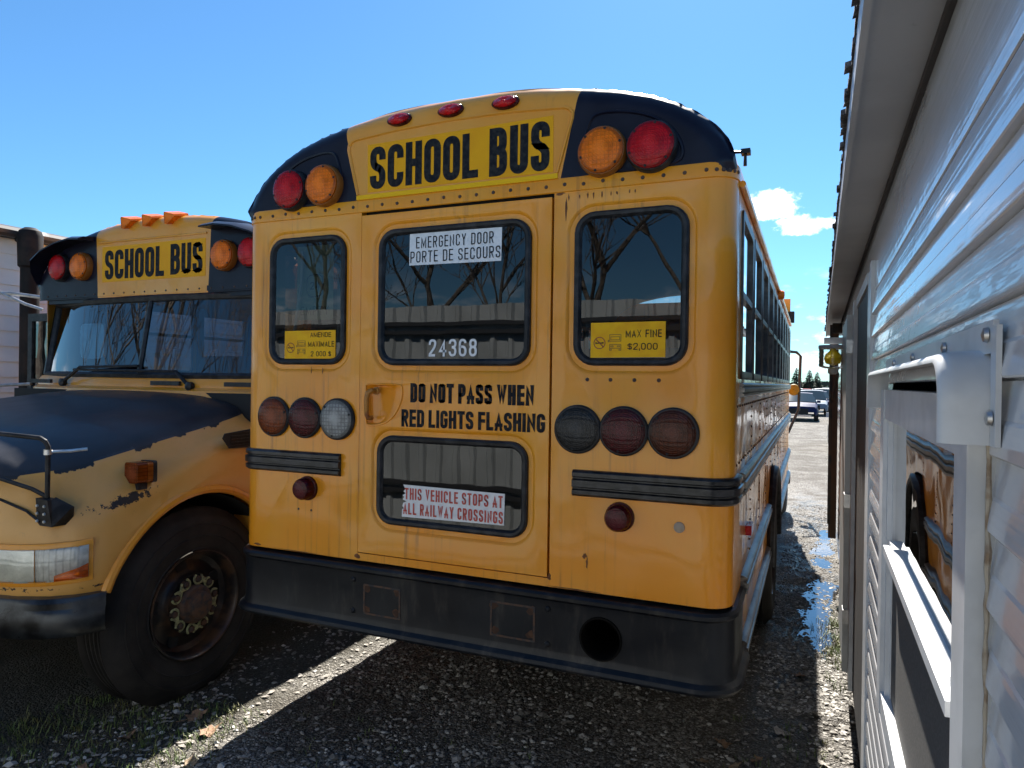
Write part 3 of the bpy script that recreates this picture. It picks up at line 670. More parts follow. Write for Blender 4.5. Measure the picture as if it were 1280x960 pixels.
# far front end of the rear-seen bus: windshield wall, hood and mirrors
mk('front_wall', MB().box(-HW, HW, 7.3, 7.34, .5, 2.9), Y1, B1)
hb = MB(); rows = []
for y, w_, z in ((7.34, 1.1, 1.6), (8.2, 1.08, 1.5), (8.8, 1.0, 1.3), (8.95, .9, 1.1)):
    rows.append([(-w_, y, .7), (-w_, y, z-.25), (-w_*.85, y, z-.04), (0, y, z), (w_*.85, y, z-.04), (w_, y, z-.25), (w_, y, .7)])
hb.grid(rows); hb.fill([rows[-1]]); mk('hood', hb, Y1, B1)
for sg in (-1, 1):
    g = MB().tube([(sg*1.2, 8.6, 1.0), (sg*1.34, 8.75, 1.35), (sg*1.36, 8.75, 2.18), (sg*1.30, 8.75, 2.24), (sg*1.16, 8.6, 2.25)], .022, 8)
    a_ = mk('mirror_arm', g, RUB, B1)
    mk('crossview_mirror', MB().lathe([(.0, -.05), (.08, -.03), (.09, 0), (.07, .05), (0, .09)], (sg*1.27, 8.75, 1.66), (0, 1, 0), 20), mat('mirror_yellow_back', (.18, .12, .012), .6, spec=.2), a_)
    g = MB().box(min(sg*1.18, sg*1.30), max(sg*1.18, sg*1.30), 7.0, 7.18, 2.56, 2.70); mk('strobe_housing', g, RUB, B1)
# seats dimly seen inside
def seats(bus, cx, ys, zb=.98, hw=1.1, m=SEAT):
    me = None
    for y in ys:
        for sg in (-1, 1):
            x = cx+sg*.66
            if me is None:
                g = MB(); w_ = .46; t0 = rr(-w_, w_, .0, .95, .13, 4)
                g.prism([(a, 0, b) for a, b in t0], (0, .10, 0)); g.box(-w_, w_, -.42, 0, .30, .44)
                o = mk('seat', g, m, bus, 40); me = o.data; off = WL[o].copy(); o.location = Vector((x, y, zb))+off-WL[bus]; WL[o] = Vector((x, y, zb))+off
            else: link('seat', me, Vector((x, y, zb))+off, bus)
seats(B1, 0, [1.1, 1.9, 2.7, 3.5])


# ================================================================== SECOND SCHOOL BUS (front view)
CX2, HW2, YF, DZ2 = -2.76, 1.228, .60, -.20
K2 = 1.07                                                 # true size of the second bus against its drawing
B2 = empty('school_bus', (CX2, 3.0, 0), 'yellow school bus facing forward with chipped black hood and headlamp', 'school bus')
B2.scale = (K2,)*3; B2.location = (CX2*K2-.1064, 3.0*K2+.1955, -.1211)
ZC = 2.29; CX2 += .08                                    # cap and windshield sit slightly off the drawing's centre
mk('roof_cap', cap_piece(-1, 1, lambda s: .535*s, lambda s: .56*s, 30, 18, ZC, CX2, YF, DZ2), Y2, B2, 60)
for sg in (-1, 1):
    xb = lambda s, sg=sg: sg*(.535+(HW2-.535)*s); xt = lambda s, sg=sg: sg*(.56+(HW2-.56)*(1-(1-s)**1.25))
    mk('roof_cap_corner', cap_piece(0, 1, xb, xt, 26, 20, ZC, CX2, YF, DZ2), BLK, B2, 60, label='black painted cap corner')
    # moulded visor over the warning lights
    P = [(.575, 2.705), (.70, 2.712), (.85, 2.690), (1.0, 2.645), (1.12, 2.585), (1.185, 2.51), (1.20, 2.42)]
    rows = []
    for dx, z in P:
        k = .125 if dx < 1.1 else .125*(z-2.40)/.20
        rows.append([(CX2+sg*dx, YF+.03, z+.035), (CX2+sg*dx, YF-k*.7, z+.016), (CX2+sg*dx, YF-k, z-.004), (CX2+sg*dx, YF-k, z-.014), (CX2+sg*dx, YF-k*.6, z-.008), (CX2+sg*dx, YF+.03, z-.004)])
    mb = MB().grid(rows); mb.fill([rows[0]]); mb.fill([rows[-1]]); mk('light_visor', mb, BLK, B2, 50)
    lamp('warning_light', CX2+sg*.925, YF, 2.525, .092, LRED, B2, .05, label='red warning light')
    lamp('warning_light', CX2+sg*.69, YF, 2.522, .092, LAMB, B2, .05, mat('amber_bezel2', (.25, .08, .01), .4), label='amber warning light')
sheet('sign_panel', [(CX2-.49, 2.40), (CX2+.51, 2.40), (CX2+.51, 2.652), (CX2-.49, 2.652)], YF-.0018, YB, B2, .0016)
text('lettering', 'SCHOOL', CX2-.46, CX2+.13, 2.418, 2.625, YF-.003, INK, B2, .176, .060)
text('lettering', 'BUS', CX2+.19, CX2+.485, 2.422, 2.63, YF-.003, INK, B2, .176, .060)
mk('pressed_border', MB().tube([(CX2+a, YF-.001, 2.685) for a in np.linspace(-.52, .52, 9)], .008, 6), Y2, B2)
mk('cap_seam', MB().box(CX2-.53, CX2+.53, YF-.006, YF, 2.30, 2.335), Y2, B2)
for q in (.532, -1.12): mk('cap_seam', MB().box(CX2+q, CX2+q+.588, YF-.006, YF, 2.30, 2.335), BLK, B2)
rv = MB()
for k in range(22): rivet(CX2-1.08+2.16*k/21, YF-.006, 2.317, r=.007)
mk('rivets', rv, STEELR, B2, kind='stuff')
for dx in (-.21, 0, .21):                                 # wedge shaped amber roof lamps
    x, z = CX2+dx, 2.800
    mk('marker_light', MB().prism([(x-.034, YF-.045, z+.042), (x+.034, YF-.030, z+.026), (x+.038, YF-.028, z+.012), (x-.008, YF-.045, z-.044), (x-.028, YF-.047, z-.040), (x-.038, YF-.047, z+.034)], (0, .12, .030)), LAMB, B2)
# windshield
yb_, yt_ = .52, .61
def WS(dx, t): return (CX2+dx, yb_+(yt_-yb_)*t+.14*(abs(dx)/1.2)**3, 1.735+.535*t)
fr = MB()
def strip(path, wd, d=.03):
    fr.tube([tuple(Vector(p)) for p in path], wd, 6)
Xs = np.linspace(-1.16, 1.16, 15)
strip([WS(x, 0) for x in Xs], .024); strip([WS(x, 1) for x in Xs], .028)
for dx in (-1.16, 1.16): strip([WS(dx, t) for t in (0, .5, 1)], .026)
strip([WS(0, t) for t in (0, 1)], .018)
mk('windshield_frame', fr, RUB, B2)
for sg in (-1, 1):
    mk('windshield', MB().grid([[WS(sg*x, t) for x in np.linspace(.015, 1.15, 8)] for t in np.linspace(.02, .98, 6)]), GW, B2, 60)
for sg in (-1, 1):                                        # pillars and header behind the frame
    mb = MB().grid([[(CX2+sg*x, y, z) for z in (1.60, 2.0, 2.44)] for x, y in ((1.15, .64), (1.19, .66), (1.222, .70), (HW2, .76))]); mk('windshield_pillar', mb, Y2, B2)
mk('windshield_header', MB().box(CX2-1.1, CX2+1.1, YF+.015, YF+.05, 2.262, 2.305), BLK, B2)
cw = MB().grid([[(CX2+x, y+.12*(abs(x)/1.2)**3, z) for x in np.linspace(-1.2, 1.2, 13)] for y, z in ((.56, 1.735), (.515, 1.728), (.49, 1.70), (.485, 1.66), (.45, 1.64), (.44, 1.58))])
mk('cowl', cw, Y2, B2)
for dx in (-.98, .30, .95): mk('cowl_vent', MB().box(CX2+dx-.13, CX2+dx+.13, .468, .487, 1.672, 1.70), RUB, B2)
for (a, b, c) in (((-.72, .47, 1.68), (-.55, .485, 1.79), (.02, .50, 1.80)), ((.52, .47, 1.67), (.38, .485, 1.765), (-.62, .49, 1.772))):
    mk('wiper', MB().tube([(CX2+q[0], q[1], q[2]) for q in (a, b)], .012, 6).tube([(CX2+b[0], b[1]-.005, b[2]), (CX2+c[0], c[1]-.005, c[2])], .009, 6).lathe([(.028, 0), (.028, .03), (0, .04)], (CX2+a[0], a[1]+.02, a[2]), (0, -1, 0), 12), RUB, B2)
REFL = lens('reflector_ribs', (.80, .80, .78), 95, .0012, .2, True, grid=.35); REFL2 = mat('reflector_hazed', (.78, .79, .76), .25, .3, col2=(.62, .63, .60), vs=10, bump=.0015, bs=60)
HGL = glass('headlamp_glass', (.93, .94, .92), 1.8, .02)
# hood and fenders
CX2 -= .08
ARCY, ARCZ, ARCR = .03, .50, .60
def pw(y):                                               # plan half width
    P = [(.46, 1.20), (.2, 1.22), (-.3, 1.225), (-.45, 1.22), (-.55, 1.205), (-.64, 1.165), (-.72, 1.08), (-.78, .95), (-.82, .76), (-.85, .50), (-.865, .25), (-.87, .05)]
    for (a, b), (c, d) in zip(P, P[1:]):
        if a >= y >= c: return b+(d-b)*(a-y)/(a-c)
    return P[-1][1]
def crest(y):
    P = [(.46, 1.635), (.1, 1.60), (-.3, 1.525), (-.5, 1.47), (-.64, 1.415), (-.72, 1.375), (-.78, 1.32), (-.82, 1.26), (-.85, 1.18), (-.865, 1.09), (-.87, 1.02)]
    for (a, b), (c, d) in zip(P, P[1:]):
        if a >= y >= c: return b+(d-b)*(a-y)/(a-c)
    return P[-1][1]
DROP = [(0, 0), (.25, .006), (.45, .02), (.6, .045), (.72, .08), (.80, .118), (.845, .15), (.875, .20), (.905, .262), (.935, .30), (.96, .335), (.98, .375), (.993, .42), (1.0, .48)]
ys_ = list(np.linspace(.46, -.5, 49))+[-.53, -.56, -.59, -.62, -.65, -.68, -.70, -.72, -.74, -.76, -.78, -.80, -.82, -.835, -.85, -.865, -.87]
def hood_section(y):
    w_, c = pw(y), crest(y); zb = .70
    d = ARCR**2-(y-ARCY)**2
    if d > 0: zb = max(zb, ARCZ+sqrt(d))
    k = min(1, max(.3, (c-.80)/.6))*(1-.42*max(0, min(1, (y+.25)/.6))); R = [(w_*u, c-q*k*(1+.0*u)) for u, q in DROP]
    zl = R[-1][1]; zb_ = min(zb, zl-.02)
    R += [(w_*(1+.012*sin(pi*t)), zl+(zb_-zl)*t) for t in (.25, .5, .75, 1)]
    return R
rows = []
for y in ys_:
    R = hood_section(y); rows.append([(CX2-a, y, b) for a, b in R[::-1]]+[(CX2+a, y, b) for a, b in R[1:]])
def hood_mat():
    m = bpy.data.materials.new('hood_black_over_yellow'); m.use_nodes = True; t = NT(m.node_tree); b = m.node_tree.nodes['Principled BSDF']
    P = t.pos(); x = t.n('SeparateXYZ', i={0: P}); X, Yy, Z = x.outputs
    yel = t.mix(t.ss(t.noise(P, 2.5, 5), .35, .7), (.64, .32, .065), (.70, .36, .09))
    yel = t.mix(t.math('MULTIPLY', t.ss(t.noise(P, 28, 5, .7), .60, .75), .25), yel, (.25, .15, .06))
    blk = t.mix(t.ss(t.noise(P, 3.2, 6, .6), .35, .7), (.012, .012, .016), (.026, .026, .030))
    prim = (.010, .009, .009)
    # border of the black hood paint, chipped to primer below it
    edge = t.math('ADD', t.math('MULTIPLY', Yy, .213), 1.345)
    h = t.math('SUBTRACT', Z, edge)
    rag = t.math('MULTIPLY', t.math('SUBTRACT', t.noise(P, 44, 6, .7), .5), .038)
    lon = t.math('MULTIPLY', t.ss(t.noise(t.pos((1, 1, 1), (2, 3, 1)), 4.0, 3), .45, .59), .030)
    hi = t.math('GREATER_THAN', h, 0.0)
    chip = t.math('GREATER_THAN', t.math('ADD', t.math('ADD', h, rag), lon), .012)
    # scraped patch on the fender over the wheel
    u = t.math('ADD', t.math('MULTIPLY', t.math('ADD', Yy, .234), .98), t.math('MULTIPLY', t.math('SUBTRACT', Z, 1.083), .19))
    v = t.math('SUBTRACT', t.math('MULTIPLY', t.math('SUBTRACT', Z, 1.083), .98), t.math('MULTIPLY', t.math('ADD', Yy, .234), .19))
    q = t.math('SQRT', t.math('ADD', t.math('POWER', t.math('DIVIDE', u, .20), 2.0), t.math('POWER', t.math('DIVIDE', v, .030), 2.0)))
    patch = t.math('MULTIPLY', t.math('GREATER_THAN', t.math('ADD', t.math('MULTIPLY', t.noise(P, 34, 6, .7), 2.4), t.math('MULTIPLY', q, -.62)), .78), t.math('GREATER_THAN', X, CX2))
    low = t.math('GREATER_THAN', t.math('ADD', t.noise(t.pos((1, 1, 1.6)), 30, 5, .7), t.math('MULTIPLY', t.math('ABSOLUTE', t.math('SUBTRACT', Z, .672)), -9.0)), .53)
    spk = t.math('GREATER_THAN', t.noise(P, 70, 4, .7), .735)
    anyp = t.math('MAXIMUM', t.math('MAXIMUM', patch, low), t.math('MAXIMUM', spk, chip))
    c = t.mix(anyp, yel, prim); c = t.mix(hi, c, blk)
    t.link(c, b.inputs['Base Color'])
    t.link(t.math('ADD', .38, t.math('MULTIPLY', anyp, .25)), b.inputs['Roughness'])
    b.inputs['Coat Weight'].default_value = .25; b.inputs['Coat Roughness'].default_value = .22
    bn = t.n('Bump', i={'Strength': 1.0, 'Distance': .01}); t.link(t.math('ADD', t.noise(P, 2.6, 2), t.math('MULTIPLY', t.noise(P, 160, 2), .03)), bn.inputs['Height']); t.link(bn.outputs[0], b.inputs['Normal'])
    return m
HM = hood_mat()
mb = MB().grid(rows); mk('hood', mb, HM, B2, 50)
mk('hood_front', MB().grid([[(CX2+dx, -.87, z) for z in (.70, .9, 1.02)] for dx in np.linspace(-.06, .06, 3)]), Y2, B2)
for sg in (-1, 1):                                        # rolled lip of the wheel opening, well behind it
    th = [t for t in np.linspace(0.25, pi-.32, 26)]
    P = []
    for t in th:
        y = ARCY+ARCR*cos(t); z = ARCZ+ARCR*sin(t)
        P.append((CX2+sg*(pw(max(min(y, .45), -.86))+.004), y, z+.012))
    mk('wheel_lip', MB().tube(P, .024, 8), Y2, B2)
    R = [[(CX2+sg*x, ARCY+.58*cos(t), ARCZ+.58*sin(t)) for t in np.linspace(.02, pi-.06, 20)] for x in (.66, 1.19)]
    mk('wheel_well', MB().grid(R), DARK, B2)
    mk('engine_side', MB().box(min(CX2+sg*.62, CX2+sg*.66), max(CX2+sg*.62, CX2+sg*.66), -.55, .6, .62, 1.1), DARK, B2)
    # headlamp wrapped round the corner
    ss_ = [(-.60, 0), (-.64, 0), (-.68, 0), (-.71, 0), (-.74, 0), (-.765, 0), (-.785, 0), (-.805, 0), (-.82, 0)]
    def hl(y, o, z): return (CX2+sg*(pw(y)+o*.9), y-o*.75, z)
    def hpatch(ya, yb2, za, zb2, o, n=10, th=.02, shape=None):
        Ys = np.linspace(ya, yb2, n); rows = []
        for y in Ys:
            a = za(y) if callable(za) else za; b = zb2(y) if callable(zb2) else zb2
            rows.append([hl(y, o-th, a), hl(y, o-.004, a), hl(y, o, a+.010), hl(y, o+.002, (a+b)/2), hl(y, o, b-.010), hl(y, o-.004, b), hl(y, o-th, b)])
        g = MB().grid(rows); g.fill([rows[0]]); g.fill([rows[-1]]); return g
    ztop = lambda y: .925+.02*(y+.82)/.22; zbot = lambda y: .775+.02*(y+.82)/.22
    hb_ = mk('headlamp_bezel', hpatch(-.585, -.842, lambda y: zbot(y)-.022, lambda y: ztop(y)+.022, .016), Y2, B2, 40)
    mk('headlamp_reflector', hpatch(-.60, -.745, zbot, ztop, .0195), REFL, B2, 40)
    mk('headlamp_reflector', hpatch(-.747, -.835, zbot, ztop, .0195), REFL2, B2, 40)
    mk('headlamp', hpatch(-.60, -.745, zbot, ztop, .030), HGL, B2, 40)
    mk('headlamp', hpatch(-.747, -.835, zbot, ztop, .030), HGL, B2, 40)
    mk('turn_signal', hpatch(-.602, -.705, zbot, lambda y: zbot(y)+.026+.036*(y+.705)/.10, .0285), LAMB, B2, 40)
    wheel(B2, CX2+sg*1.18, .02, .478, sg, .515, .26)
    # square amber signal on the fender top
    cx_, cy_, cz_ = CX2+sg*1.165, -.33, 1.235
    bo = mk('fender_signal', MB().prism([(cx_-.035, cy_-.03, cz_-.075), (cx_+.035, cy_-.03, cz_-.075), (cx_+.025, cy_-.02, cz_-.035), (cx_-.025, cy_-.02, cz_-.035)], (0, .05, 0)).prism(XZ(rr(cx_-.05, cx_+.05, cz_-.045, cz_+.065, .012, 3), cy_+.045), (0, .02, 0)), RUB, B2)
    mk('lens', MB().prism(XZ(rr(cx_-.047, cx_+.047, cz_-.042, cz_+.062, .016, 4), cy_-.045), (0, .055, 0)), LDAMB, bo)
    mk('lens', MB().prism(XZ(rr(cx_-.047, cx_+.047, cz_-.042, cz_+.062, .016, 4), cy_+.013), (0, .032, 0)), lens('signal_side', (.34, .085, .012), 90), bo)
    # air vent behind the fender
    vx = CX2+sg*1.237
    g = MB().prism([(vx, .135, 1.385), (vx, .185, 1.325), (vx, .40, 1.318), (vx, .40, 1.432), (vx, .15, 1.412)], (sg*.008, 0, 0)); vo = mk('side_vent', g, DARK, B2)
    g = MB()
    for k in range(5): g.add(*(lambda q: (q.v, q.f))(MB().box(min(vx, vx+sg*.014), max(vx, vx+sg*.014), .19, .39, 1.338+k*.018, 1.343+k*.018)))
    mk('vent_slats', g, RUB, vo, kind='stuff')
    mk('body_corner', MB().box(min(CX2+sg*1.0, CX2+sg*HW2), max(CX2+sg*1.0, CX2+sg*HW2), .465, .74, .70, 1.34), Y2, B2)
# front bumper, grille
def fpath(o):
    P = [(sg, y) for sg in (-1,) for y in (-.52, -.58, -.64, -.69, -.73, -.77, -.80, -.825, -.845, -.86)]
    L = [(CX2-(pw(y)+o*.6), y-o*.7) for _, y in P]; return L+[(2*CX2-a, b) for a, b in L[::-1]]
rows = [[(x, y, z) for x, y in fpath(o)] for o, z in ((-.02, .715), (.045, .71), (.06, .69), (.055, .66), (.07, .64), (.07, .56), (.05, .53), (.0, .52))]
mk('front_bumper', MB().grid(rows), mat('bumper_grey', (.06, .065, .07), .30, .6, col2=(.008, .008, .009), vs=5, rvar=.2), B2, 40)
g = MB()
for k in range(6): g.box(CX2-.55, CX2+.55, -.905, -.88, .76+k*.035, .775+k*.035)
mk('grille', g, RUB, B2)
# crossview mirror bracket and arms on the near fender
mx, my = CX2+1.06, -.70
br = MB().prism([(mx-.055, my-.03, 1.035), (mx+.05, my-.03, 1.035), (mx+.045, my-.05, 1.16), (mx-.035, my-.05, 1.165)], (0, .05, 0)).prism([(mx+.05, my-.03, 1.035), (mx+.05, my+.05, 1.035), (mx+.085, my+.03, 1.11), (mx+.045, my-.03, 1.16)], (0, .02, .01))
mb_ = mk('mirror_bracket', br, RUB, B2)
sc_ = MB()
for a in (-.03, .02):
    for z in (1.06, 1.095, 1.13): sc_.lathe([(.008, 0), (.006, .006), (0, .006)], (mx+a, my-.045, z), (0, -1, 0), 8)
mk('bracket_screws', sc_, ALU, mb_, kind='stuff')
mk('mirror_arm', MB().tube([(mx, my-.02, 1.15), (mx+.002, my-.02, 1.40), (mx-.004, my-.03, 1.425), (mx-.025, my-.04, 1.44), (mx-.75, my-.28, 1.50)], .011, 10), RUB, mb_)
mk('mirror_arm', MB().tube([(mx-.005, my-.02, 1.17), (mx-.06, my-.05, 1.205), (mx-.70, my-.28, 1.40)], .010, 8).tube([(mx-.03, my-.03, 1.05), (mx-.10, my-.05, 1.10), (mx-.5, my-.15, 1.24)], .006, 6), RUB, mb_)
mk('mirror_arm', MB().tube([(mx, my-.02, 1.375), (mx+.06, my+.05, 1.378), (mx+.10, my+.10, 1.385)], .008, 8).lathe([(.018, -.012), (.018, .012)], (mx, my-.02, 1.375), (0, 0, 1), 12), ALU, mb_)
mk('crossview_mirror', MB().lathe([(0, -.06), (.10, -.045), (.14, 0), (.11, .06), (0, .10)], (mx-.78, my-.32, 1.34), (0, 1, 0), 20), RUB, mb_)
# driver side and door side equipment seen through or beside the windshield
shell(B2, HW2, .76, 8.2, CX2, .50, .90, .66, 10, (5.8,), Y1, GS, DZ2, skip=((-1, 0),))
mk('dashboard', MB().box(CX2-1.15, CX2+1.15, .60, .95, 1.25, 1.66), INT, B2)
mk('firewall', MB().box(CX2-1.18, CX2+1.18, .47, .50, .7, 1.63), DARK, B2)
seats(B2, CX2, [2.1, 2.9, 3.7, 4.5, 5.3, 6.1], .98)
g = MB().prism(XZ(rr(CX2+.45, CX2+.95, 1.10, 1.78, .1, 4), 1.55), (0, .12, 0)).prism(XZ(rr(CX2+.57, CX2+.83, 1.76, 2.0, .08, 4), 1.56), (0, .09, 0)); mk('driver_seat', g, SEAT, B2, 40)
g = MB().tube([(CX2+.70+.22*cos(t), 1.02+.08*sin(t), 1.60+.20*sin(t)) for t in np.linspace(0, 2*pi, 28, endpoint=False)], .014, 8, closed=True).tube([(CX2+.70, 1.02, 1.60), (CX2+.70, .90, 1.45)], .03, 8); mk('steering_wheel', g, RUB, B2)
mk('rear_wall', MB().box(CX2-HW2+.01, CX2+HW2-.01, 8.18, 8.2, .5, 2.8), Y1, B2)
# entrance door standing open on the far side, its mirror arm, student mirror inside
dx = CX2-1.235
eo = mk('entrance_door', MB().add(*(lambda L: (sum([XZ(l, .80) for l in L], []), []))([])).box(dx-.30, dx-.25, .78, .82, .75, 2.22).box(dx-.06, dx-.02, .78, .82, .75, 2.22).box(dx-.25, dx-.06, .78, .82, 2.16, 2.22).box(dx-.25, dx-.06, .78, .82, .75, .85).box(dx-.25, dx-.06, .785, .815, 1.60, 1.64), RUB, B2)
mk('door_glass', MB().box(dx-.25, dx-.06, .797, .803, .85, 2.16), GS, eo)
mk('mirror_arm', MB().tube([(dx+.02, .74, 2.33), (dx-.2, .62, 2.36), (dx-1.2, .45, 2.42)], .014, 8).tube([(dx-.02, .72, 2.24), (dx-.12, .65, 2.28), (dx-.35, .58, 2.38)], .012, 8), ALU, B2)
mk('mirror_arm', MB().tube([(dx+.04, .6, 1.66), (dx-.6, .40, 1.62), (dx-1.2, .25, 1.60)], .012, 8), ALU, B2)
mk('side_marker', MB().box(dx-.03, dx+.03, .70, .76, 2.40, 2.50), LAMB, B2)
mo = mk('interior_mirror', MB().prism(XZ(rr(CX2-.93, CX2-.66, 1.86, 2.13, .05, 5), .80), (0, .03, 0)), mat('mirror_back_white', (.72, .74, .74), .3, col2=(.6, .63, .64), vs=9), B2, 40)
mk('mirror_stem', MB().tube([(CX2-.66, .82, 2.05), (CX2-.62, .80, 2.20), (CX2-.80, .74, 2.27)], .012, 6), RUB, mo)
mk('antenna', MB().tube([(CX2+.22, 7.6, 2.9), (CX2+.1, 7.55, 4.5)], .012, 5), RUB, B2)

# ================================================================== PARK TRAILER beside the camera
TY = radians(.5915); TN = Vector((cos(TY), -sin(TY), 0)); TT = Vector((sin(TY), cos(TY), 0)); TO = Vector((1.5197, -2.7927, 0))
def T(a, L, z): p = TO+TT*a+TN*L; return (p.x, p.y, z)
def tbox(mb, a0, a1, L0, L1, z0, z1):
    return mb.add([T(a, L, z) for z in (z0, z1) for L in (L0, L1) for a in (a0, a1)], [(0, 2, 3, 1), (4, 5, 7, 6), (0, 1, 5, 4), (2, 6, 7, 3), (0, 4, 6, 2), (1, 3, 7, 5)])
LW = .165
TR = empty('park_trailer', T(3, 1.3, 0), 'white sided park trailer close on the right with shingle roof edge and window', 'trailer')
def siding_mat(name, base, col2, gloss=.16):
    m = bpy.data.materials.new(name); m.use_nodes = True; t = NT(m.node_tree); b = m.node_tree.nodes['Principled BSDF']
    P = t.pos(); c = t.mix(t.ss(t.noise(P, 2.4, 5), .4, .7), base, col2)
    c = t.mix(t.math('MULTIPLY', t.ss(t.noise(t.pos((6, 6, 1)), 3, 5), .55, .8), .3), c, (.38, .36, .33))
    t.link(c, b.inputs['Base Color']); b.inputs['Roughness'].default_value = gloss; b.inputs['Specular IOR Level'].default_value = .6
    b.inputs['Coat Weight'].default_value = .6; b.inputs['Coat Roughness'].default_value = .05
    h = t.math('ADD', t.math('ADD', t.math('MULTIPLY', t.noise(t.pos((1.2, 1.2, 4)), 2.2, 3, .6), .7), t.math('MULTIPLY', t.noise(t.pos((5, 5, 14)), 2.0, 3), .16)), t.math('ADD', t.math('MULTIPLY', t.noise(t.pos((.25, .25, 34)), 1.0, 3, .6), .55), t.math('MULTIPLY', t.noise(t.pos((1.6, 1.6, 90)), 1.0, 2, .6), .16)))
    bn = t.n('Bump', i={'Strength': 1.0, 'Distance': .0022}); t.link(h, bn.inputs['Height']); t.link(bn.outputs[0], b.inputs['Normal']); t.link(bn.outputs[0], b.inputs['Coat Normal'])
    return m
SID = siding_mat('siding_white', (.64, .64, .65), (.55, .55, .565), .22)
TRIM = mat('trim_white', (.66, .67, .68), .35, coat=.2, col2=(.58, .59, .60), vs=8, bump=.0008, bs=30, dirt=((.42, .40, .36), 14, (1, 1, 1), .58, .8, .5))
SOF = mat('soffit_grey', (.46, .46, .47), .45, col2=(.40, .40, .41), vs=3, bump=.002, bs=4, dirt=((.25, .24, .22), 40, (1, 1, 1), .62, .75, .5))
FRM = mat('frame_vinyl', (.58, .59, .60), .38, coat=.15, col2=(.50, .51, .52), vs=12, dirt=((.40, .37, .32), 30, (1, 1, 1), .6, .8, .4))
CAULK = mat('old_caulk', (.40, .34, .26), .8, col2=(.24, .17, .11), vs=45, bump=.003, bs=60)
SHG = mat('asphalt_shingle', (.055, .052, .055), .9, col2=(.13, .12, .12), vs=60, bump=.004, bs=150)
OPEN = [(.865, 2.00, .93, 1.722), (2.72, 3.98, .20, 2.16)]
A0, A1 = -1.75, 8.6
PITCH_ = .080
def board(a0, a1, z0, z1):
    prof = [(LW+.009, z0-.001), (LW-.003, z0), (LW-.0045, z0+.002), (LW-.0045, z0+.006), (LW-.001, z0+.034), (LW+.001, z0+.038), (LW+.001, z0+.041), (LW+.005, z1-.003), (LW+.009, z1-.001)]
    rows = [[T(a, L, z) for L, z in prof] for a in np.linspace(a0, a1, max(2, int((a1-a0)/.5)+1))]; return MB().grid(rows)
z = .30; 
while z < 2.02:
    z1 = z+PITCH_; segs = [(A0, A1)]
    for a, b, c, d in OPEN:
        if z1 > c+.005 and z < d-.005: segs = [q for s0, s1 in segs for q in (((s0, a), (b, s1)) if s0 < a and s1 > b else ((s0, s1),))]
    for s0, s1 in segs:
        mk('siding_panel', board(s0, s1, z, z1), SID, TR, 18)
    z = z1
mk('frieze_panel', MB().grid([[T(a, L, q) for L, q in ((LW+.012, 2.062), (LW+.006, 2.066), (LW+.004, 2.10), (LW+.006, 2.28))] for a in np.linspace(A0, A1, 12)]), SID, TR, 40)
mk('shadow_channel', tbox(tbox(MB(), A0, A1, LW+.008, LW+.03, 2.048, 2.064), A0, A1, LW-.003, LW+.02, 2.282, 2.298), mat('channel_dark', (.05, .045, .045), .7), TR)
mk('dark_interior', tbox(tbox(MB(), A0, A1, .42, 2.6, .28, 2.30), A0, A1, .20, .42, .22, .28), DARK, TR)  # dark block added for the unlit interior behind window and siding
for z0_, z1_ in ((.28, 2.298),):
    mk('end_wall', tbox(tbox(MB(), A0-.02, A0, LW, 2.6, z0_, z1_), A1, A1+.02, LW, 2.6, z0_, z1_), SID, TR)
mk('soffit', MB().grid([[T(a, L, 2.300) for L in (.062, .115, .18)] for a in np.linspace(A0-.1, A1+.1, 14)]), SOF, TR)
mk('fascia', tbox(MB(), A0-.1, A1+.1, .050, .062, 2.288, 2.352), SOF, TR)
sh = MB(); a = A0-.1
while a < A1+.1:                                          # ragged shingle ends over the fascia
    wd = random.uniform(.012, .07); o = random.choice((.046, .047, .044, .045, .040, .046, .036))+random.uniform(-.002, .001); zz = 2.352+random.uniform(-.004, .004)
    sh.add([T(a, o, zz), T(a+wd, o+random.uniform(-.003, .003), zz), T(a+wd, .30, zz+.06), T(a, .30, zz+.06), T(a, o, zz+.012), T(a+wd, o, zz+.012), T(a+wd, .30, zz+.072), T(a, .30, zz+.072)],
           [(3, 2, 1, 0), (4, 5, 6, 7), (0, 1, 5, 4), (1, 2, 6, 5), (2, 3, 7, 6), (3, 0, 4, 7)]); a += wd+.001
mk('roof_shingles', sh, SHG, TR, kind='stuff')
mk('roof', MB().grid([[T(a, L, q) for L, q in ((.06, 2.353), (1.35, 2.66), (2.7, 2.35))] for a in (A0-.1, A1+.1)]), SHG, TR)
mk('skirting', tbox(MB(), A0, A1, .24, .26, GZ-.05, .29), DARK, TR)
# window
wa0, wa1, wz0, wz1 = .865, 2.0, .93, 1.722
wf = MB(); LF, LB = .143, .20
tbox(wf, wa0, wa0+.075, LF, LB, wz0, wz1); tbox(wf, wa1-.085, wa1, LF, LB, wz0, wz1)
tbox(wf, wa0+.075, wa1-.085, LF+.002, LB, wz0, wz0+.055); tbox(wf, wa0+.075, wa1-.085, LF+.002, LB, wz1-.07, wz1)
WF = mk('window', wf, FRM, TR)
for q in ((wa1-.110, wa1-.085, .152), (wa1-.128, wa1-.110, .162), (wa0+.075, wa0+.10, .156)): mk('window_channel', tbox(MB(), q[0], q[1], q[2], LB, wz0+.055, wz1-.07), FRM, WF)
s_ = MB(); tbox(s_, wa0+.10, wa1-.15, .1415, .170, 1.337, 1.356); tbox(s_, wa0+.10, wa1-.15, .154, .171, 1.356, 1.368)
mk('sash_rail', s_, FRM, WF)
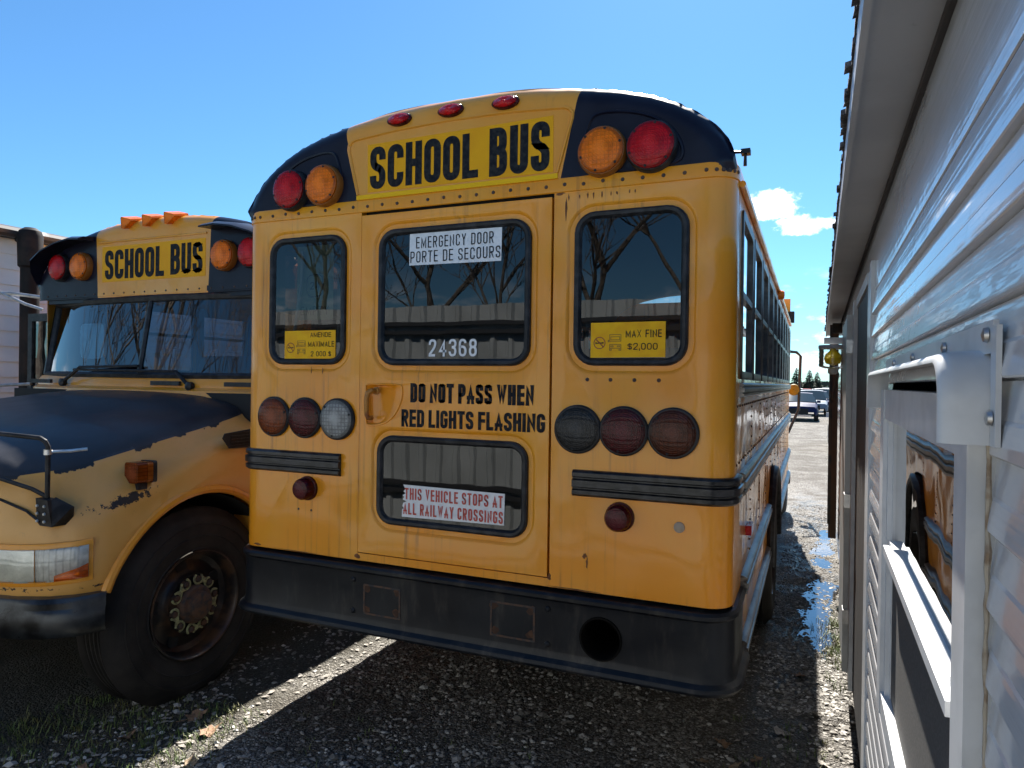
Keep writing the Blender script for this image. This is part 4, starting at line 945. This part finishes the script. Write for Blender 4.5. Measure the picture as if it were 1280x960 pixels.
mk('glass', MB().add([T(wa0+.09, .168, 1.362), T(wa1-.126, .168, 1.362), T(wa1-.126, .168, wz1-.06), T(wa0+.09, .168, wz1-.06)], [(0, 1, 2, 3)]), glass('trailer_glass', (.12, .12, .12), 1.35, bump=.001), WF)
mk('insect_screen', MB().add([T(wa0+.09, .164, wz0+.05), T(wa1-.126, .164, wz0+.05), T(wa1-.126, .164, 1.345), T(wa0+.09, .164, 1.345)], [(0, 1, 2, 3)]), mat('screen_mesh', (.055, .053, .05), .8, col2=(.09, .085, .08), vs=200), WF)
ck = MB(); n = 40
P = [T(wa0-.010+random.uniform(-.004, .004), LW-.004, wz0+(wz1-wz0-.05)*k/n) for k in range(n+1)]
ck.tube(P, [random.uniform(.0015, .0035) for _ in P], 6); mk('caulk_bead', ck, CAULK, WF)
# rain visor over the window
va = [(2.03, 1.675)]+[(2.03-.055*(1-cos(q)), 1.715+.055*sin(q)) for q in np.linspace(0, pi/2, 8)]+[(q, 1.770) for q in (1.7, 1.4, 1.1)]+[(.885-.055*sin(q), 1.715+.055*cos(q)) for q in np.linspace(0, pi/2, 10)]+[(.830, 1.672)]
def voff(d):                                              # the path moved inwards by d
    c = Vector((1.43, 1.60)); out = []
    for i, p in enumerate(va):
        a_, b_ = Vector(va[max(i-1, 0)]), Vector(va[min(i+1, len(va)-1)]); t_ = (b_-a_).normalized(); n_ = Vector((-t_.y, t_.x)); n_ = n_ if n_.dot(c-Vector(p)) > 0 else -n_
        out.append(Vector(p)+n_*d)
    return out
rows = []
for i in range(len(va)):
    rows.append([T(voff(d)[i].x, L, voff(d)[i].y) for L, d in ((LW-.004, 0), (.128, .001), (.117, .004), (.112, .009), (.112, .013), (.118, .011), (.130, .007), (LW-.004, .006))])
vb = MB().grid(rows); vb.fill([rows[0]]); vb.fill([rows[-1]])
VS = mk('window_visor', vb, FRM, TR, 50)
fl = MB(); tbox(fl, .82, 2.05, LW-.009, LW-.004, 1.765, 1.798); tbox(fl, .806, .829, LW-.009, LW-.004, 1.672, 1.792); mk('visor_flange', fl, FRM, VS)
sc_ = MB()
for a, zz in ((.818, 1.70), (.84, 1.784), (1.1, 1.784), (1.45, 1.784), (1.8, 1.784)): sc_.lathe([(.008, 0), (.007, .004), (0, .006)], T(a, LW-.010, zz), tuple(-TN), 10)
mk('visor_screws', sc_, ALU, VS, kind='stuff')
# door, storm door folded back, porch light
DOO = mk('door', tbox(MB(), 2.98, 3.86, .168, .20, .22, 2.12), mat('door_dark', (.045, .043, .045), .55, col2=(.07, .068, .07), vs=40, vstr=(1, 1, .2)), TR)
g = MB(); tbox(g, 2.72, 2.80, .158, .20, .20, 2.17); tbox(g, 2.80, 2.98, .163, .20, .20, 2.16); tbox(g, 3.86, 3.98, .150, .20, .20, 2.16); tbox(g, 2.98, 3.86, .160, .20, 2.12, 2.165)
mk('door_frame', g, FRM, DOO)
SD = mk('storm_door', tbox(tbox(MB(), 4.02, 4.86, .128, .152, .24, 2.10), 4.0, 4.03, .124, .160, .24, 2.10), mat('storm_door_grey', (.42, .43, .43), .4, .2, col2=(.34, .35, .35), vs=6), TR)
for q in (.5, 1.1, 1.9): mk('hinge', tbox(MB(), 3.97, 4.06, .122, .15, q, q+.07), ALU, SD)
mk('light_bracket', tbox(tbox(MB(), 4.97, 5.03, .02, LW, 2.005, 2.045), 4.94, 5.06, .14, LW, 1.80, 2.045), TRIM, TR)
PL = T(5.0, .075, 1.925)
LB_ = mk('porch_light', MB().lathe([(.088, .07), (.09, .05), (.084, .046)], PL, (0, 0, 1), 24).lathe([(.072, .05), (.03, .06), (0, .06)], PL, (0, 0, 1), 24), FRM, TR)
rib = [(.083+(.004 if k % 2 else 0), .05-.012*k) for k in range(11)]+[(.05, -.082), (0, -.084)]
gl_ = glass('porch_glass', (.95, .95, .93), 1.2); mk('lens', MB().lathe(rib, PL, (0, 0, 1), 24), gl_, LB_, 60)
mk('bulb', MB().lathe([(.015, .05), (.02, .035), (.046, .012), (.055, -.015), (.044, -.048), (0, -.064)], PL, (0, 0, 1), 20), mat('yellow_bulb', (.95, .70, .005), .3, coat=.4), LB_)
mk('light_base', MB().lathe([(.03, -.084), (.03, -.11), (.02, -.12), (0, -.12)], PL, (0, 0, 1), 14), FRM, LB_)
mk('corner_trim', tbox(MB(), 5.35, 6.1, .150, LW, .78, 2.05), RUST, TR, label='rust brown trim')
g = MB(); tbox(g, 6.5, 6.58, .072, .098, .55, 2.25); tbox(g, 6.45, 6.62, .09, LW, 2.18, 2.26); g.tube([T(6.55, .10, 1.60), T(5.7, .12, 1.82)], .012, 6)
mk('awning_arm', g, mat('awning_arm_dark', (.05, .045, .04), .6, col2=(.12, .07, .04), vs=12), TR)
g = MB(); tbox(g, 6.9, 7.0, .085, .15, .35, 2.2); mk('corner_trim', g, mat('trim_brown', (.17, .10, .06), .6), TR, label='brown upright trim')

# ================================================================== MOBILE HOME on the left, fence and trees behind
MH = empty('mobile_home', (-6.5, 6, 0), 'white sided mobile home standing behind the forward facing bus', 'mobile home')
MX = -5.45
LAP = mat('lap_siding', (.74, .76, .76), .5, col2=(.66, .68, .69), vs=3, dirt=((.45, .43, .40), 5, (1, 1, .3), .55, .8, .4))
z = .4
while z < 2.95:
    h = .145; rows = [[(MX+o, y, zz) for o, zz in ((0, z), (.016, z+.001), (.014, z+.02), (.002, z+h), (-.005, z+h+.005))] for y in (1.05, 3, 14)]
    mk('siding_panel', MB().grid(rows), LAP, MH, 30); z += h
mk('wall', MB().box(MX-3.5, MX-.02, 1.07, 14, .1, 3.02), LAP, MH)
mk('skirting', MB().box(MX-.1, MX-.01, 1.05, 14, GZ-.05, .42), DARK, MH)
mk('gutter', MB().tube([(MX+.10, 1.0, 3.06), (MX+.10, 14.1, 3.06)], .055, 10), mat('gutter_dark', (.05, .048, .048), .4, col2=(.4, .4, .38), vs=2.0, v0=.5, v1=.55), MH)
mk('roof', MB().grid([[(MX+.08, y, 3.08), (MX-1.8, y, 3.5), (MX-3.6, y, 3.05)] for y in (.95, 14.1)]), SHG, MH)
SX, SY = -5.20, 1.35
DS = MB().lathe([(.078, GZ), (.078, 2.72), (.098, 2.74), (.105, 3.02), (.09, 3.07), (.05, 3.10), (0, 3.105)], (SX, SY, 0), (0, 0, 1), 20)
mk('downspout', DS, mat('stack_black', (.008, .007, .007), .6, spec=.2, col2=(.022, .015, .012), vs=8), MH)
mk('downspout_elbow', MB().tube([(MX+.10, SY, 3.02), (MX+.18, SY, 2.99), (SX, SY, 2.95)], .055, 10), mat('stack_black2', (.008, .007, .007), .6), MH)
FE = empty('metal_fence', (-3, -5.1, 0), 'ribbed white metal fence standing behind the camera', 'fence')
FM = mat('fence_sheet', (.40, .42, .42), .5, .1, col2=(.33, .35, .35), vs=2, dirt=((.30, .27, .24), 6, (1, 1, .2), .55, .8, .5))
pm = None
prof = [(0, 0), (.12, 0), (.15, .035), (.20, .035), (.23, 0), (.37, 0), (.40, .035), (.45, .035), (.48, 0), (.62, 0), (.65, .035), (.70, .035), (.73, 0), (.88, 0), (.91, .035), (.96, .035), (.99, 0), (1.0, 0)]
for k in range(11):
    x0 = -8.6+k*1.0
    if pm is None:
        o = mk('fence_panel', MB().grid([[(x0+a, -5.1+b, zz) for a, b in prof] for zz in (GZ, 2.70)]), FM, FE, 20); pm = o.data; base = WL[o].copy()
    else: link('fence_panel', pm, base+Vector((k*1.0, 0, 0)), FE)
RAIL = mat('fence_rail', (.03, .03, .033), .5)
for z0_ in (.25, 2.33): mk('fence_rail', MB().box(-8.6, 2.4, -5.06, -5.01, z0_, z0_+.05).box(-8.6, 2.4, -5.06, -5.01, z0_+.11, z0_+.16), RAIL, FE)
BARK = mat('bark', (.075, .06, .05), .9, col2=(.13, .11, .09), vs=18, bump=.01, bs=30)
def tree(x, y, h, seed, lab, r0=.16, depth=5):
    R = random.Random(seed); e = empty('bare_tree', (x, y, GZ), lab, 'tree', 'leafless trees behind the fence')
    tr = MB(); bb = MB(); big = MB()
    P = [(x, y, -.3)]; a = R.uniform(0, 6)
    for k in range(1, 6): P.append((x+R.uniform(-.12, .12)*k*.5, y+R.uniform(-.12, .12)*k*.5, h*.55*k/5))
    tr.tube(P, [r0*(1-.10*k) for k in range(6)], 10); mk('trunk', tr, BARK, e)
    def grow(p, d, L, r, lev):
        n = 4; Q = [Vector(p)]; dd = d.copy()
        for k in range(n):
            dd = (dd+Vector((R.uniform(-1, 1), R.uniform(-1, 1), R.uniform(-.4, .9)))*.17).normalized(); Q.append(Q[-1]+dd*L/n)
        (big if lev >= depth-1 else bb).tube(Q, [max(r*(1-.6*k/n), .007) for k in range(n+1)], 6 if lev >= depth-1 else 3, cap=False)
        if lev > 0:
            for c in range(R.choice((3, 3, 4))):
                i = R.randint(1, n); nd = (dd*.7+Vector((R.uniform(-1, 1), R.uniform(-1, 1), R.uniform(-.3, 1)))*.75).normalized()
                grow(Q[i], nd, L*R.uniform(.52, .78), max(r*.5, .012), lev-1)
    for k in range(5):
        q = Vector(P[2+min(k, 3)]); aa = a+k*2.4; grow(q, Vector((cos(aa)*.7, sin(aa)*.7, .8)).normalized(), h*.34, r0*.55, depth-1)
    grow(Vector(P[-1]), Vector((0, 0, 1)), h*.4, r0*.5, depth-1)
    mk('limbs', big, BARK, e); mk('twigs', bb, BARK, e, sharp=0, kind='stuff')
tree(-3.6, -14.5, 10.5, 3, 'leafless tree with a thick forked trunk behind the fence', .13); tree(-5.6, -13.2, 9, 8, 'slim leafless tree left of the forked one behind the fence', .085)
tree(-1.4, -16.5, 11, 21, 'tallest leafless tree behind the fence', .14); tree(-8.2, -14, 10, 33, 'leafless spreading tree at the far end of the fence', .11)
tree(-12.2, -14.2, 10, 77, 'leafless tree standing farthest left in the row behind the fence', .10)
tree(-10.4, -5.4, 9.5, 41, 'leafless tree beyond the corner of the fence', .10); tree(-12.4, -7.4, 10.5, 52, 'big leafless tree far beyond the corner of the fence', .12)
tree(-13.2, -4.4, 8.5, 61, 'leafless tree nearest the mobile home end', .10)

# ================================================================== CAR LOT in the distance
def carpaint(n, c): return mat(n, c, .6, 0, spec=.12)
CGL = mat('car_glass', (.02, .03, .035), .06, spec=.5); CTY = mat('car_tyre', (.015, .015, .015), .8)
HLG = mat('car_headlamp', (.6, .62, .64), .1, coat=1)
def car(x, y, m, label, suv=0.0, near=True, head=0):
    """car with its nose towards -Y at y"""
    x = 1.52+(x-1.52)*1.08; y = (y+2.79)*1.08-2.79
    e = empty('parked_car', (x, y+2.2, 0), label, 'car', 'cars parked in the lot')
    H = 1.45+suv; w_ = .92
    st = [(0, .50, .60, .80), (.06, .34, .78, .86), (.5, .27, .88, .91), (1.15, .25, .99, .92), (1.9, .25, 1.02, .92), (3.4, .25, 1.05, .92), (4.1, .27, 1.05+suv*.5, .90), (4.5, .35, .98+suv*.5, .86), (4.58, .5, .75, .80)]
    rows = []
    for dy, zb, zt, ww in st:
        rows.append([(x+sx*ww*kx, y+dy, zb+(zt-zb)*kz) for sx, kx, kz in ((-1, .9, 0), (-1, .99, .15), (-1, 1, .55), (-1, .96, .86), (-1, .85, .97), (0, 0, 1.02), (1, .85, .97), (1, .96, .86), (1, 1, .55), (1, .99, .15), (1, .9, 0))])
    b = MB().grid(rows); b.fill([rows[0]]); b.fill([rows[-1]]); mk('body', b, m, e, 30)
    rt = 1.25; cab = [(1.10, .98, .84), (1.95, H-.03, .64), (2.4, H, .66), (3.3, H-.03 if not suv else H, .66), (4.15 if not suv else 4.4, 1.02+suv*.4, .80)]
    rows = [[(x-ww, y+dy, z), (x-ww*.6, y+dy, z+.03), (x, y+dy, z+.04), (x+ww*.6, y+dy, z+.03), (x+ww, y+dy, z)] for dy, z, ww in cab]
    mk('roof', MB().grid(rows[1:4]), m, e, 30)
    mk('windshield', MB().grid(rows[:2]), CGL, e, 30); mk('rear_window', MB().grid(rows[3:]), CGL, e, 30)
    for sg in (-1, 1):
        L = [(x+sg*.84, y+1.12, .97), (x+sg*.64, y+1.97, H-.05), (x+sg*.66, y+3.3, H-.05), (x+sg*.80, y+4.1, 1.03), (x+sg*.86, y+2.6, 1.0)]
        mk('side_window', MB().fill([L]), CGL, e, 0)
        for wy in (.85, 3.6):
            wo = mk('wheel', MB().lathe([(.2, .0), (.30, .01), (.33, -.02), (.33, -.2), (.2, -.21)], (x+sg*.93, y+wy, .33), (sg, 0, 0), 20), CTY, e)
            mk('rim', MB().lathe([(.21, .005), (.2, -.02), (.06, -.01), (0, .0)], (x+sg*.93, y+wy, .33), (sg, 0, 0), 12), ALU, wo)
        mk('headlight', MB().box(min(x+sg*.56, x+sg*.82), max(x+sg*.56, x+sg*.82), y+.05, y+.14, .66, .72), HLG, e)
        mk('wing_mirror', MB().box(min(x+sg*.86, x+sg*1.04), max(x+sg*.86, x+sg*1.04), y+1.35, y+1.47, .95, 1.08), m, e)
    g = MB()
    for k in range(5): g.box(x-.42, x+.42, y-.012, y+.03, .42+k*.05, .435+k*.05)
    mk('grille', g, CTY, e); mk('grille_backing', MB().box(x-.45, x+.45, y-.004, y+.03, .38, .68), CTY, e)
    if near: mk('emblem', MB().lathe([(.07, 0), (.06, .015), (0, .02)], (x, y-.012, .60), (0, -1, 0), 16), CHROME, e)
    e.location.z = GZ
    mk('lower_intake', MB().box(x-.6, x+.6, y+.0, y+.04, .28, .35), ALU, e)
BLU = carpaint('car_dark_blue', (.012, .02, .07)); WHC = carpaint('car_white', (.7, .72, .74)); SIL = carpaint('car_silver', (.35, .38, .41)); BLC = carpaint('car_black', (.012, .012, .014)); GRC = carpaint('car_grey_blue', (.16, .2, .25)); REDC = carpaint('car_red', (.3, .02, .02))
car(.98, 33, BLU, 'dark blue sedan facing us past the end of the rear-view bus')
car(1.55, 39.5, GRC, 'grey blue car directly behind the dark blue sedan', .1)
car(1.85, 46, BLU, 'second dark blue car, third in the row behind the sedan', .0)
car(2.35, 53, WHC, 'white crossover fourth in the row behind the blue sedan', .15)
car(2.8, 61, SIL, 'silver car fifth in the row behind the blue sedan'); car(.2, 62, WHC, 'white car far behind the row beside the bus mirror arm', .1)
car(4.3, 48, BLC, 'black crossover standing right of the row of cars', .2); car(3.2, 70, GRC, 'grey blue car near the end of the lot')
car(5.6, 62, WHC, 'white sedan at the right of the far lot'); car(.9, 76, REDC, 'small red car at the back of the lot'); car(4.5, 82, WHC, 'white van-like car at the back of the lot', .3)
car(1.3, 57, BLC, 'black sedan half hidden behind the row of cars'); car(3.6, 56, BLU, 'dark blue crossover between the row and the black crossover', .15); car(2.2, 88, BLC, 'black car at the very back of the lot'); car(3.4, 95, SIL, 'silver car at the very back of the lot', .1); car(-.3, 84, GRC, 'grey blue car at the back beside the bus'); car(5.2, 92, BLU, 'dark blue car at the far right back of the lot')
car(2.86, 16.5, SIL, 'silver crossover half hidden by the trailer end', .22)
# ================================================================== GROUND
gx = sorted(set(list(np.round(np.arange(-4, 4.01, .05), 3))+list(np.round(np.arange(1.2, 2.1, .025), 3))+list(np.arange(-12, 12.1, 1.0))+[-900, -300, -100, -40, -20, 20, 40, 100, 300, 900]))
gy = sorted(set(list(np.round(np.arange(-3, 8.01, .05), 3))+list(np.arange(-12, 60, 2.0))+[-900, -300, -100, -40, -20, 80, 120, 200, 400, 900]))
def gz(x, y):
    f = max(0, min(1, (9-y)/3))*max(0, min(1, (5-abs(x))))
    v = noise.noise(Vector((x*1.1, y*1.1, 0)))*.018+noise.noise(Vector((x*4, y*4, 3)))*.008+noise.noise(Vector((x*11, y*11, 7)))*.004
    # rut that holds the water
    d = abs(x-(1.60+.012*y)); k = math.exp(-(d/.16)**2)*max(0, min(1, (y-1.4)/1.5))*max(0, min(1, (8.8-y)/1.5)); v += k*(-.020+.020*noise.noise(Vector((x*5, y*2.2, 1)))+.010*noise.noise(Vector((x*16, y*12, 2))))
    return v*f-.004+GZ
rows = [[(x, y, gz(x, y)) for x in gx] for y in gy]
def ground_mat():
    m = bpy.data.materials.new('gravel_ground'); m.use_nodes = True; t = NT(m.node_tree); b = m.node_tree.nodes['Principled BSDF']
    P = t.pos(); x = t.n('SeparateXYZ', i={0: P})
    def vor(sc, feat='F1'):
        o = t.n('TexVoronoi', feature=feat, i={'Scale': sc}); t.link(P, o.inputs['Vector']); return o
    v1, v2, v3 = vor(70), vor(150), vor(26)
    g1 = t.n('SeparateColor', i={0: v1.outputs['Color']}).outputs[0]; g2 = t.n('SeparateColor', i={0: v2.outputs['Color']}).outputs[1]
    k = t.math('ADD', t.math('MULTIPLY', g1, .6), t.math('MULTIPLY', g2, .4))
    c = t.mix(t.ss(k, .25, .85), (.085, .077, .064), (.53, .505, .455))
    c = t.mix(t.math('MULTIPLY', t.ss(v1.outputs['Distance'], .25, .62), .6), c, (.07, .06, .05))
    dirt = t.ss(t.noise(P, 1.4, 6, .62), .40, .58); c = t.mix(t.math('MULTIPLY', dirt, .62), c, (.060, .048, .034))
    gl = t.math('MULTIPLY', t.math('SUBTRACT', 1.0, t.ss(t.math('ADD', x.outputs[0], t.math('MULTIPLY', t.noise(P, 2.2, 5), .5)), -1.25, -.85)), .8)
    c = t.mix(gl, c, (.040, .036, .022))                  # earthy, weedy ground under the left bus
    # damp strip between bus and trailer
    wx = t.math('ABSOLUTE', t.math('SUBTRACT', x.outputs[0], 1.55)); wet = t.math('MULTIPLY', t.math('SUBTRACT', 1.0, t.ss(wx, .15, .55)), t.math('MULTIPLY', t.ss(x.outputs[1], .2, 1.8), t.math('SUBTRACT', 1.0, t.ss(x.outputs[1], 8.0, 13.0))))
    wet = t.math('MULTIPLY', wet, t.ss(t.noise(P, 3.0, 4), .34, .58))
    c = t.mix(t.math('MULTIPLY', wet, .75), c, (.042, .036, .029))
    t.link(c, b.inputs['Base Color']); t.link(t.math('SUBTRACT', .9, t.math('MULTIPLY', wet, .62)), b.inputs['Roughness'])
    h = t.math('ADD', t.math('MULTIPLY', v1.outputs['Distance'], -.8), t.math('ADD', t.math('MULTIPLY', v2.outputs['Distance'], -.35), t.math('MULTIPLY', t.noise(P, 30, 4), .6)))
    bn = t.n('Bump', i={'Strength': 1.0, 'Distance': .024}); t.link(h, bn.inputs['Height']); t.link(bn.outputs[0], b.inputs['Normal'])
    return m
GM = ground_mat()
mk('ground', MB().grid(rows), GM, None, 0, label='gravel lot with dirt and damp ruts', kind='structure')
WATER = mat('puddle_water', (.025, .022, .018), .02, spec=.6, coat=.5, coat_r=.0, bump=.0004, bs=20)
L = [(1.30, 1.9), (1.95, 1.9), (2.1, 9.5), (1.40, 9.5)]
mk('puddle', MB().fill([[(x, y, GZ-.019) for x, y in L]]), WATER, None, 0, label='shallow puddle in the rut beside the trailer', kind='structure')
# loose stones
def rocks(n, xr, yr, smin, smax, seed, dens=None):
    R = np.random.RandomState(seed); base = np.array([(1, 0, 0), (-1, 0, 0), (0, 1, 0), (0, -1, 0), (0, 0, 1), (0, 0, -1), (.6, .6, .5), (-.6, .6, .45), (.6, -.6, .5), (-.6, -.6, .45)], float)
    F = [(4, 6, 7), (4, 7, 9), (4, 9, 8), (4, 8, 6), (6, 0, 2), (6, 2, 7), (7, 2, 1), (7, 1, 9), (9, 1, 3), (9, 3, 8), (8, 3, 0), (8, 0, 6), (0, 5, 2), (2, 5, 1), (1, 5, 3), (3, 5, 0)]
    V = []; FF = []; k = 0
    while k < n:
        x = R.uniform(*xr); y = yr[0]+(yr[1]-yr[0])*R.uniform()**1.5
        if dens and R.uniform() > dens(x, y): k += 1; continue
        s = smin+(smax-smin)*R.uniform()**3.2; a = R.uniform(0, 6.28); sc = np.array([R.uniform(.8, 1.35), R.uniform(.6, 1.0), R.uniform(.4, .75)])*s
        v = base*(1+R.uniform(-.25, .25, (10, 1)))*sc; ca, sa = cos(a), sin(a)
        v = np.stack([v[:, 0]*ca-v[:, 1]*sa+x, v[:, 0]*sa+v[:, 1]*ca+y, v[:, 2]+gz(x, y)+s*.12], 1)
        FF += [(p+len(V), q+len(V), r_+len(V)) for p, q, r_ in F]; V += v.tolist(); k += 1
    mb = MB(); mb.v = V; mb.f = FF; return mb
def rock_mat():
    m = bpy.data.materials.new('stone'); m.use_nodes = True; t = NT(m.node_tree); b = m.node_tree.nodes['Principled BSDF']
    g = t.n('NewGeometry'); r = g.outputs['Random Per Island']
    ramp = t.n('ValToRGB'); t.link(r, ramp.inputs[0]); e = ramp.color_ramp.elements
    e[0].color = (.10, .092, .08, 1); e[1].color = (.72, .70, .66, 1); q = ramp.color_ramp.elements.new(.45); q.color = (.28, .265, .24, 1); q = ramp.color_ramp.elements.new(.75); q.color = (.40, .38, .35, 1)
    t.link(t.mix(t.math('MULTIPLY', t.noise(t.pos(), 120, 3), .4), ramp.outputs[0], (.15, .13, .11)), b.inputs['Base Color']); b.inputs['Roughness'].default_value = .85
    return m
def raw(name, mb, m, label, kind='stuff'):
    me = bpy.data.meshes.new(name); V = np.array(mb.v, dtype=float); me.from_pydata(mb.v, [], mb.f); me.materials.append(m)
    return link(name, me, (0, 0, 0), None, label, None, None, kind)
den = lambda x, y: .12+.88*max(0, min(1, noise.noise(Vector((x*1.5, y*1.5, 5)))*2.2+.5+noise.noise(Vector((x*5, y*5, 2)))*.5))*(.22 if x < -1.22 else 1)
STN = rock_mat()
raw('gravel', rocks(42000, (-2.1, 1.75), (-1.0, 4.5), .003, .018, 1, den), STN, 'loose gravel stones scattered over the lot')
raw('gravel', rocks(1500, (-2.1, 1.75), (-1.0, 2.6), .012, .034, 3, den), STN, 'coarse loose stones among the finer gravel')
raw('gravel', rocks(9000, (1.25, 2.0), (1.5, 9), .004, .016, 2), STN, 'loose gravel beside the trailer')
# dead leaves
LEAFC = [mat('dead_leaf_'+n, c, .75, col2=c2, vs=60) for n, c, c2 in (('tan', (.34, .25, .16), (.22, .15, .09)), ('grey', (.36, .33, .29), (.24, .21, .18)), ('brown', (.20, .11, .06), (.30, .18, .10)))]
def leaf_shape(seed):
    R = random.Random(seed); P = []; n = 22
    for k in range(n):
        a = 2*pi*k/n; r = 1-.42*abs(sin(2.5*a))**.8*R.uniform(.7, 1.1); P.append((r*cos(a)*1.15, r*sin(a)*.85, 0))
    rows = [(p[0], p[1], .22*(p[0]**2)*R.uniform(.6, 1.2)-.18*p[1]*p[0]+R.uniform(-.10, .14)) for p in P]
    inner = [(p[0]*.5, p[1]*.5, .05*R.uniform(-1, 1.4)+.08*p[0]**2) for p in P]
    mb = MB(); mb.bridge(rows, inner); mb.add(inner+[(0, 0, 0)], [(i, (i+1) % n, n) for i in range(n)]); mb.tube([(0, 0, 0), (-1.0, .02, .05), (-1.7, .15, .12)], .03, 4)
    return mb
LM = []
for k in range(5):
    mb = leaf_shape(k); me = bpy.data.meshes.new('fallen_leaf'); me.from_pydata(mb.v, [], mb.f); LM.append(me)
LMM = []
for me in LM:
    for m_ in LEAFC: q = me.copy(); q.materials.append(m_); q.shade_smooth(); LMM.append(q)
spots = [(-.75, -.42), (-.62, -.30), (-.50, -.50), (-.42, -.36), (-.30, -.28), (-.22, -.44), (-.10, -.35), (.02, -.22), (-.05, -.48), (.12, -.38), (.25, -.30), (.22, -.10), (.40, .02), (.33, -.22), (.52, .0), (.60, .12), (.70, .05), (.78, .22), (.85, .12), (.95, .30), (1.02, .22), (1.10, .40), (.66, .30), (1.05, .55), (1.18, .62), (1.25, .50), (1.30, .85), (1.40, 1.2), (1.45, .75), (-1.6, -.6), (-1.45, -.75), (-1.7, -.3), (-1.2, -.35), (-1.35, -.1), (-1.55, .0), (-.9, .75), (-1.0, .2), (1.55, 1.5), (1.6, .95), (1.48, 2.0), (1.12, .95), (1.2, .75), (1.05, .72), (.92, .45), (.75, .35), (1.33, .55), (.55, .2), (.3, .08), (-.6, -.15), (.1, -.05), (-.35, -.1), (-.15, -.15), (.45, -.15), (.9, .05)]
R = random.Random(5)
for i, (x, y) in enumerate(spots):
    k = R.randrange(len(LMM)); me = LMM[k]; s = R.uniform(.034, .066)
    cn = ('curled tan', 'pale grey', 'dark brown')[k % 3]
    pl_ = ('in the shade beside the front wheel' if x < -1.05 and y < .15 else 'near the sunlit strip between the buses' if x < -.55 else 'in the damp gap beside the trailer' if x > 1.38 else 'below the corner of the rear bumper' if x > .8 else 'below the exhaust opening' if x > .35 else 'under the middle of the rear bumper')
    link('fallen_leaf', me, (x, y, gz(x, y)+.012), None, cn+' dead leaf lying on gravel '+pl_, 'leaf', cn+' dead leaves '+pl_, rot=(R.uniform(-.4, .4), R.uniform(-.4, .4), R.uniform(0, 6.28)), scale=(s, s, s))
lit = MB()
for i in range(2600):
    x = R.uniform(-2.0, 1.7); y = -1.0+4.0*R.random()**1.8; s = R.uniform(.005, .02); a = R.uniform(0, 6.28); z = gz(x, y)+.006
    if den(x, y) > .75 and R.random() < .6: continue
    q = [Vector((1.4, 0, .2)), Vector((.2, .8, .35)), Vector((-1.3, .1, 0)), Vector((.1, -.8, .3))]
    lit.add([tuple(Matrix.Rotation(a, 3, 'Z') @ (p*s)+Vector((x, y, z))) for p in q], [(0, 1, 2, 3)])
raw('leaf_litter', lit, LEAFC[1], 'fine crumbled leaf litter among the stones')
gr = MB()
GRASS = mat('grass_blade', (.085, .14, .025), .6, col2=(.16, .15, .05), vs=9)
def tuft(x, y, n, h, sp):
    for _ in range(n):
        bx, by = x+R.gauss(0, sp), y+R.gauss(0, sp); a = R.uniform(0, 6.28); l = h*R.uniform(.4, 1.2); w_ = .0022
        d = Vector((cos(a), sin(a), 0)); z0 = gz(bx, by)-.004; s_ = Vector((-sin(a), cos(a), 0))*w_; b0 = Vector((bx, by, z0))
        p1 = b0+d*l*.25+Vector((0, 0, l*.6)); p2 = b0+d*l*.7+Vector((0, 0, l*.85))
        gr.add([tuple(b0-s_), tuple(b0+s_), tuple(p1+s_*.8), tuple(p1-s_*.8), tuple(p2)], [(0, 1, 2, 3), (3, 2, 4)])
for _ in range(420): tuft(R.uniform(-2.4, -1.2), R.uniform(-1.2, .15), R.randint(3, 10), .05, .03)
for _ in range(30): tuft(R.uniform(1.15, 1.62), R.uniform(.3, 1.3), R.randint(3, 9), .045, .025)
for _ in range(40): tuft(R.gauss(1.70, .05), R.gauss(2.75, .35), 14, .07, .03)
for _ in range(40): tuft(R.uniform(-1.35, 1.0), R.uniform(-.6, .5), 4, .04, .02)
raw('grass', gr, GRASS, 'short grass and weeds pushing through the gravel')
# ================================================================== FAR TREES
NEED = mat('spruce_needles', (.022, .035, .018), .9, col2=(.035, .05, .022), vs=2)
def spruce(x, y, h, seed, lab):
    R = random.Random(seed); e = empty('spruce_tree', (x, y, 0), lab, 'tree', 'spruces on the horizon'); mk('trunk', MB().tube([(x, y, -.2), (x, y, h)], [.3, .03], 6), BARK, e)
    cb = MB()
    for k in range(520):
        t = R.random()**.8; z = h*(.12+.86*t); r = h*.24*(1-t)**.75*R.uniform(.5, 1.15)+.1; a = R.uniform(0, 6.28); s = h*.045*(1.25-t)
        p = Vector((x+r*cos(a), y+r*sin(a), z-r*.25)); d = Vector((cos(a), sin(a), -.35))*s*1.6; q = Vector((-sin(a), cos(a), 0))*s
        cb.add([tuple(p-d-q*.2), tuple(p-q), tuple(p+d), tuple(p+q+Vector((0, 0, s*.5)))], [(0, 1, 2, 3)])
    mk('crown', cb, NEED, e, 0)
spruce(-1.3, 150, 5.4, 1, 'left spruce on the horizon beside the bus mirror arm'); spruce(1.15, 150, 5.0, 2, 'middle spruce on the horizon right of the bus mirror arm'); spruce(2.6, 155, 4.6, 3, 'right spruce, shortest of the three on the horizon')
R = random.Random(11); ft = MB()
for k in range(9000):
    x = R.uniform(-260, 260); h = 3.4+1.2*noise.noise(Vector((x*.04, 0, 0)))+.8*noise.noise(Vector((x*.3, 1, 0))); z = R.random()*max(h, .8); y = 420+R.uniform(-8, 8); s = R.uniform(.5, 1.2)
    ft.add([(x-s, y, z-s*.6), (x+s, y+R.uniform(-1, 1), z-s*.5), (x+s*.3, y, z+s)], [(0, 1, 2)])
raw('tree_line', ft, mat('tree_line', (.04, .05, .03), .9, col2=(.06, .06, .045), vs=.1), 'low dark tree line along the horizon')
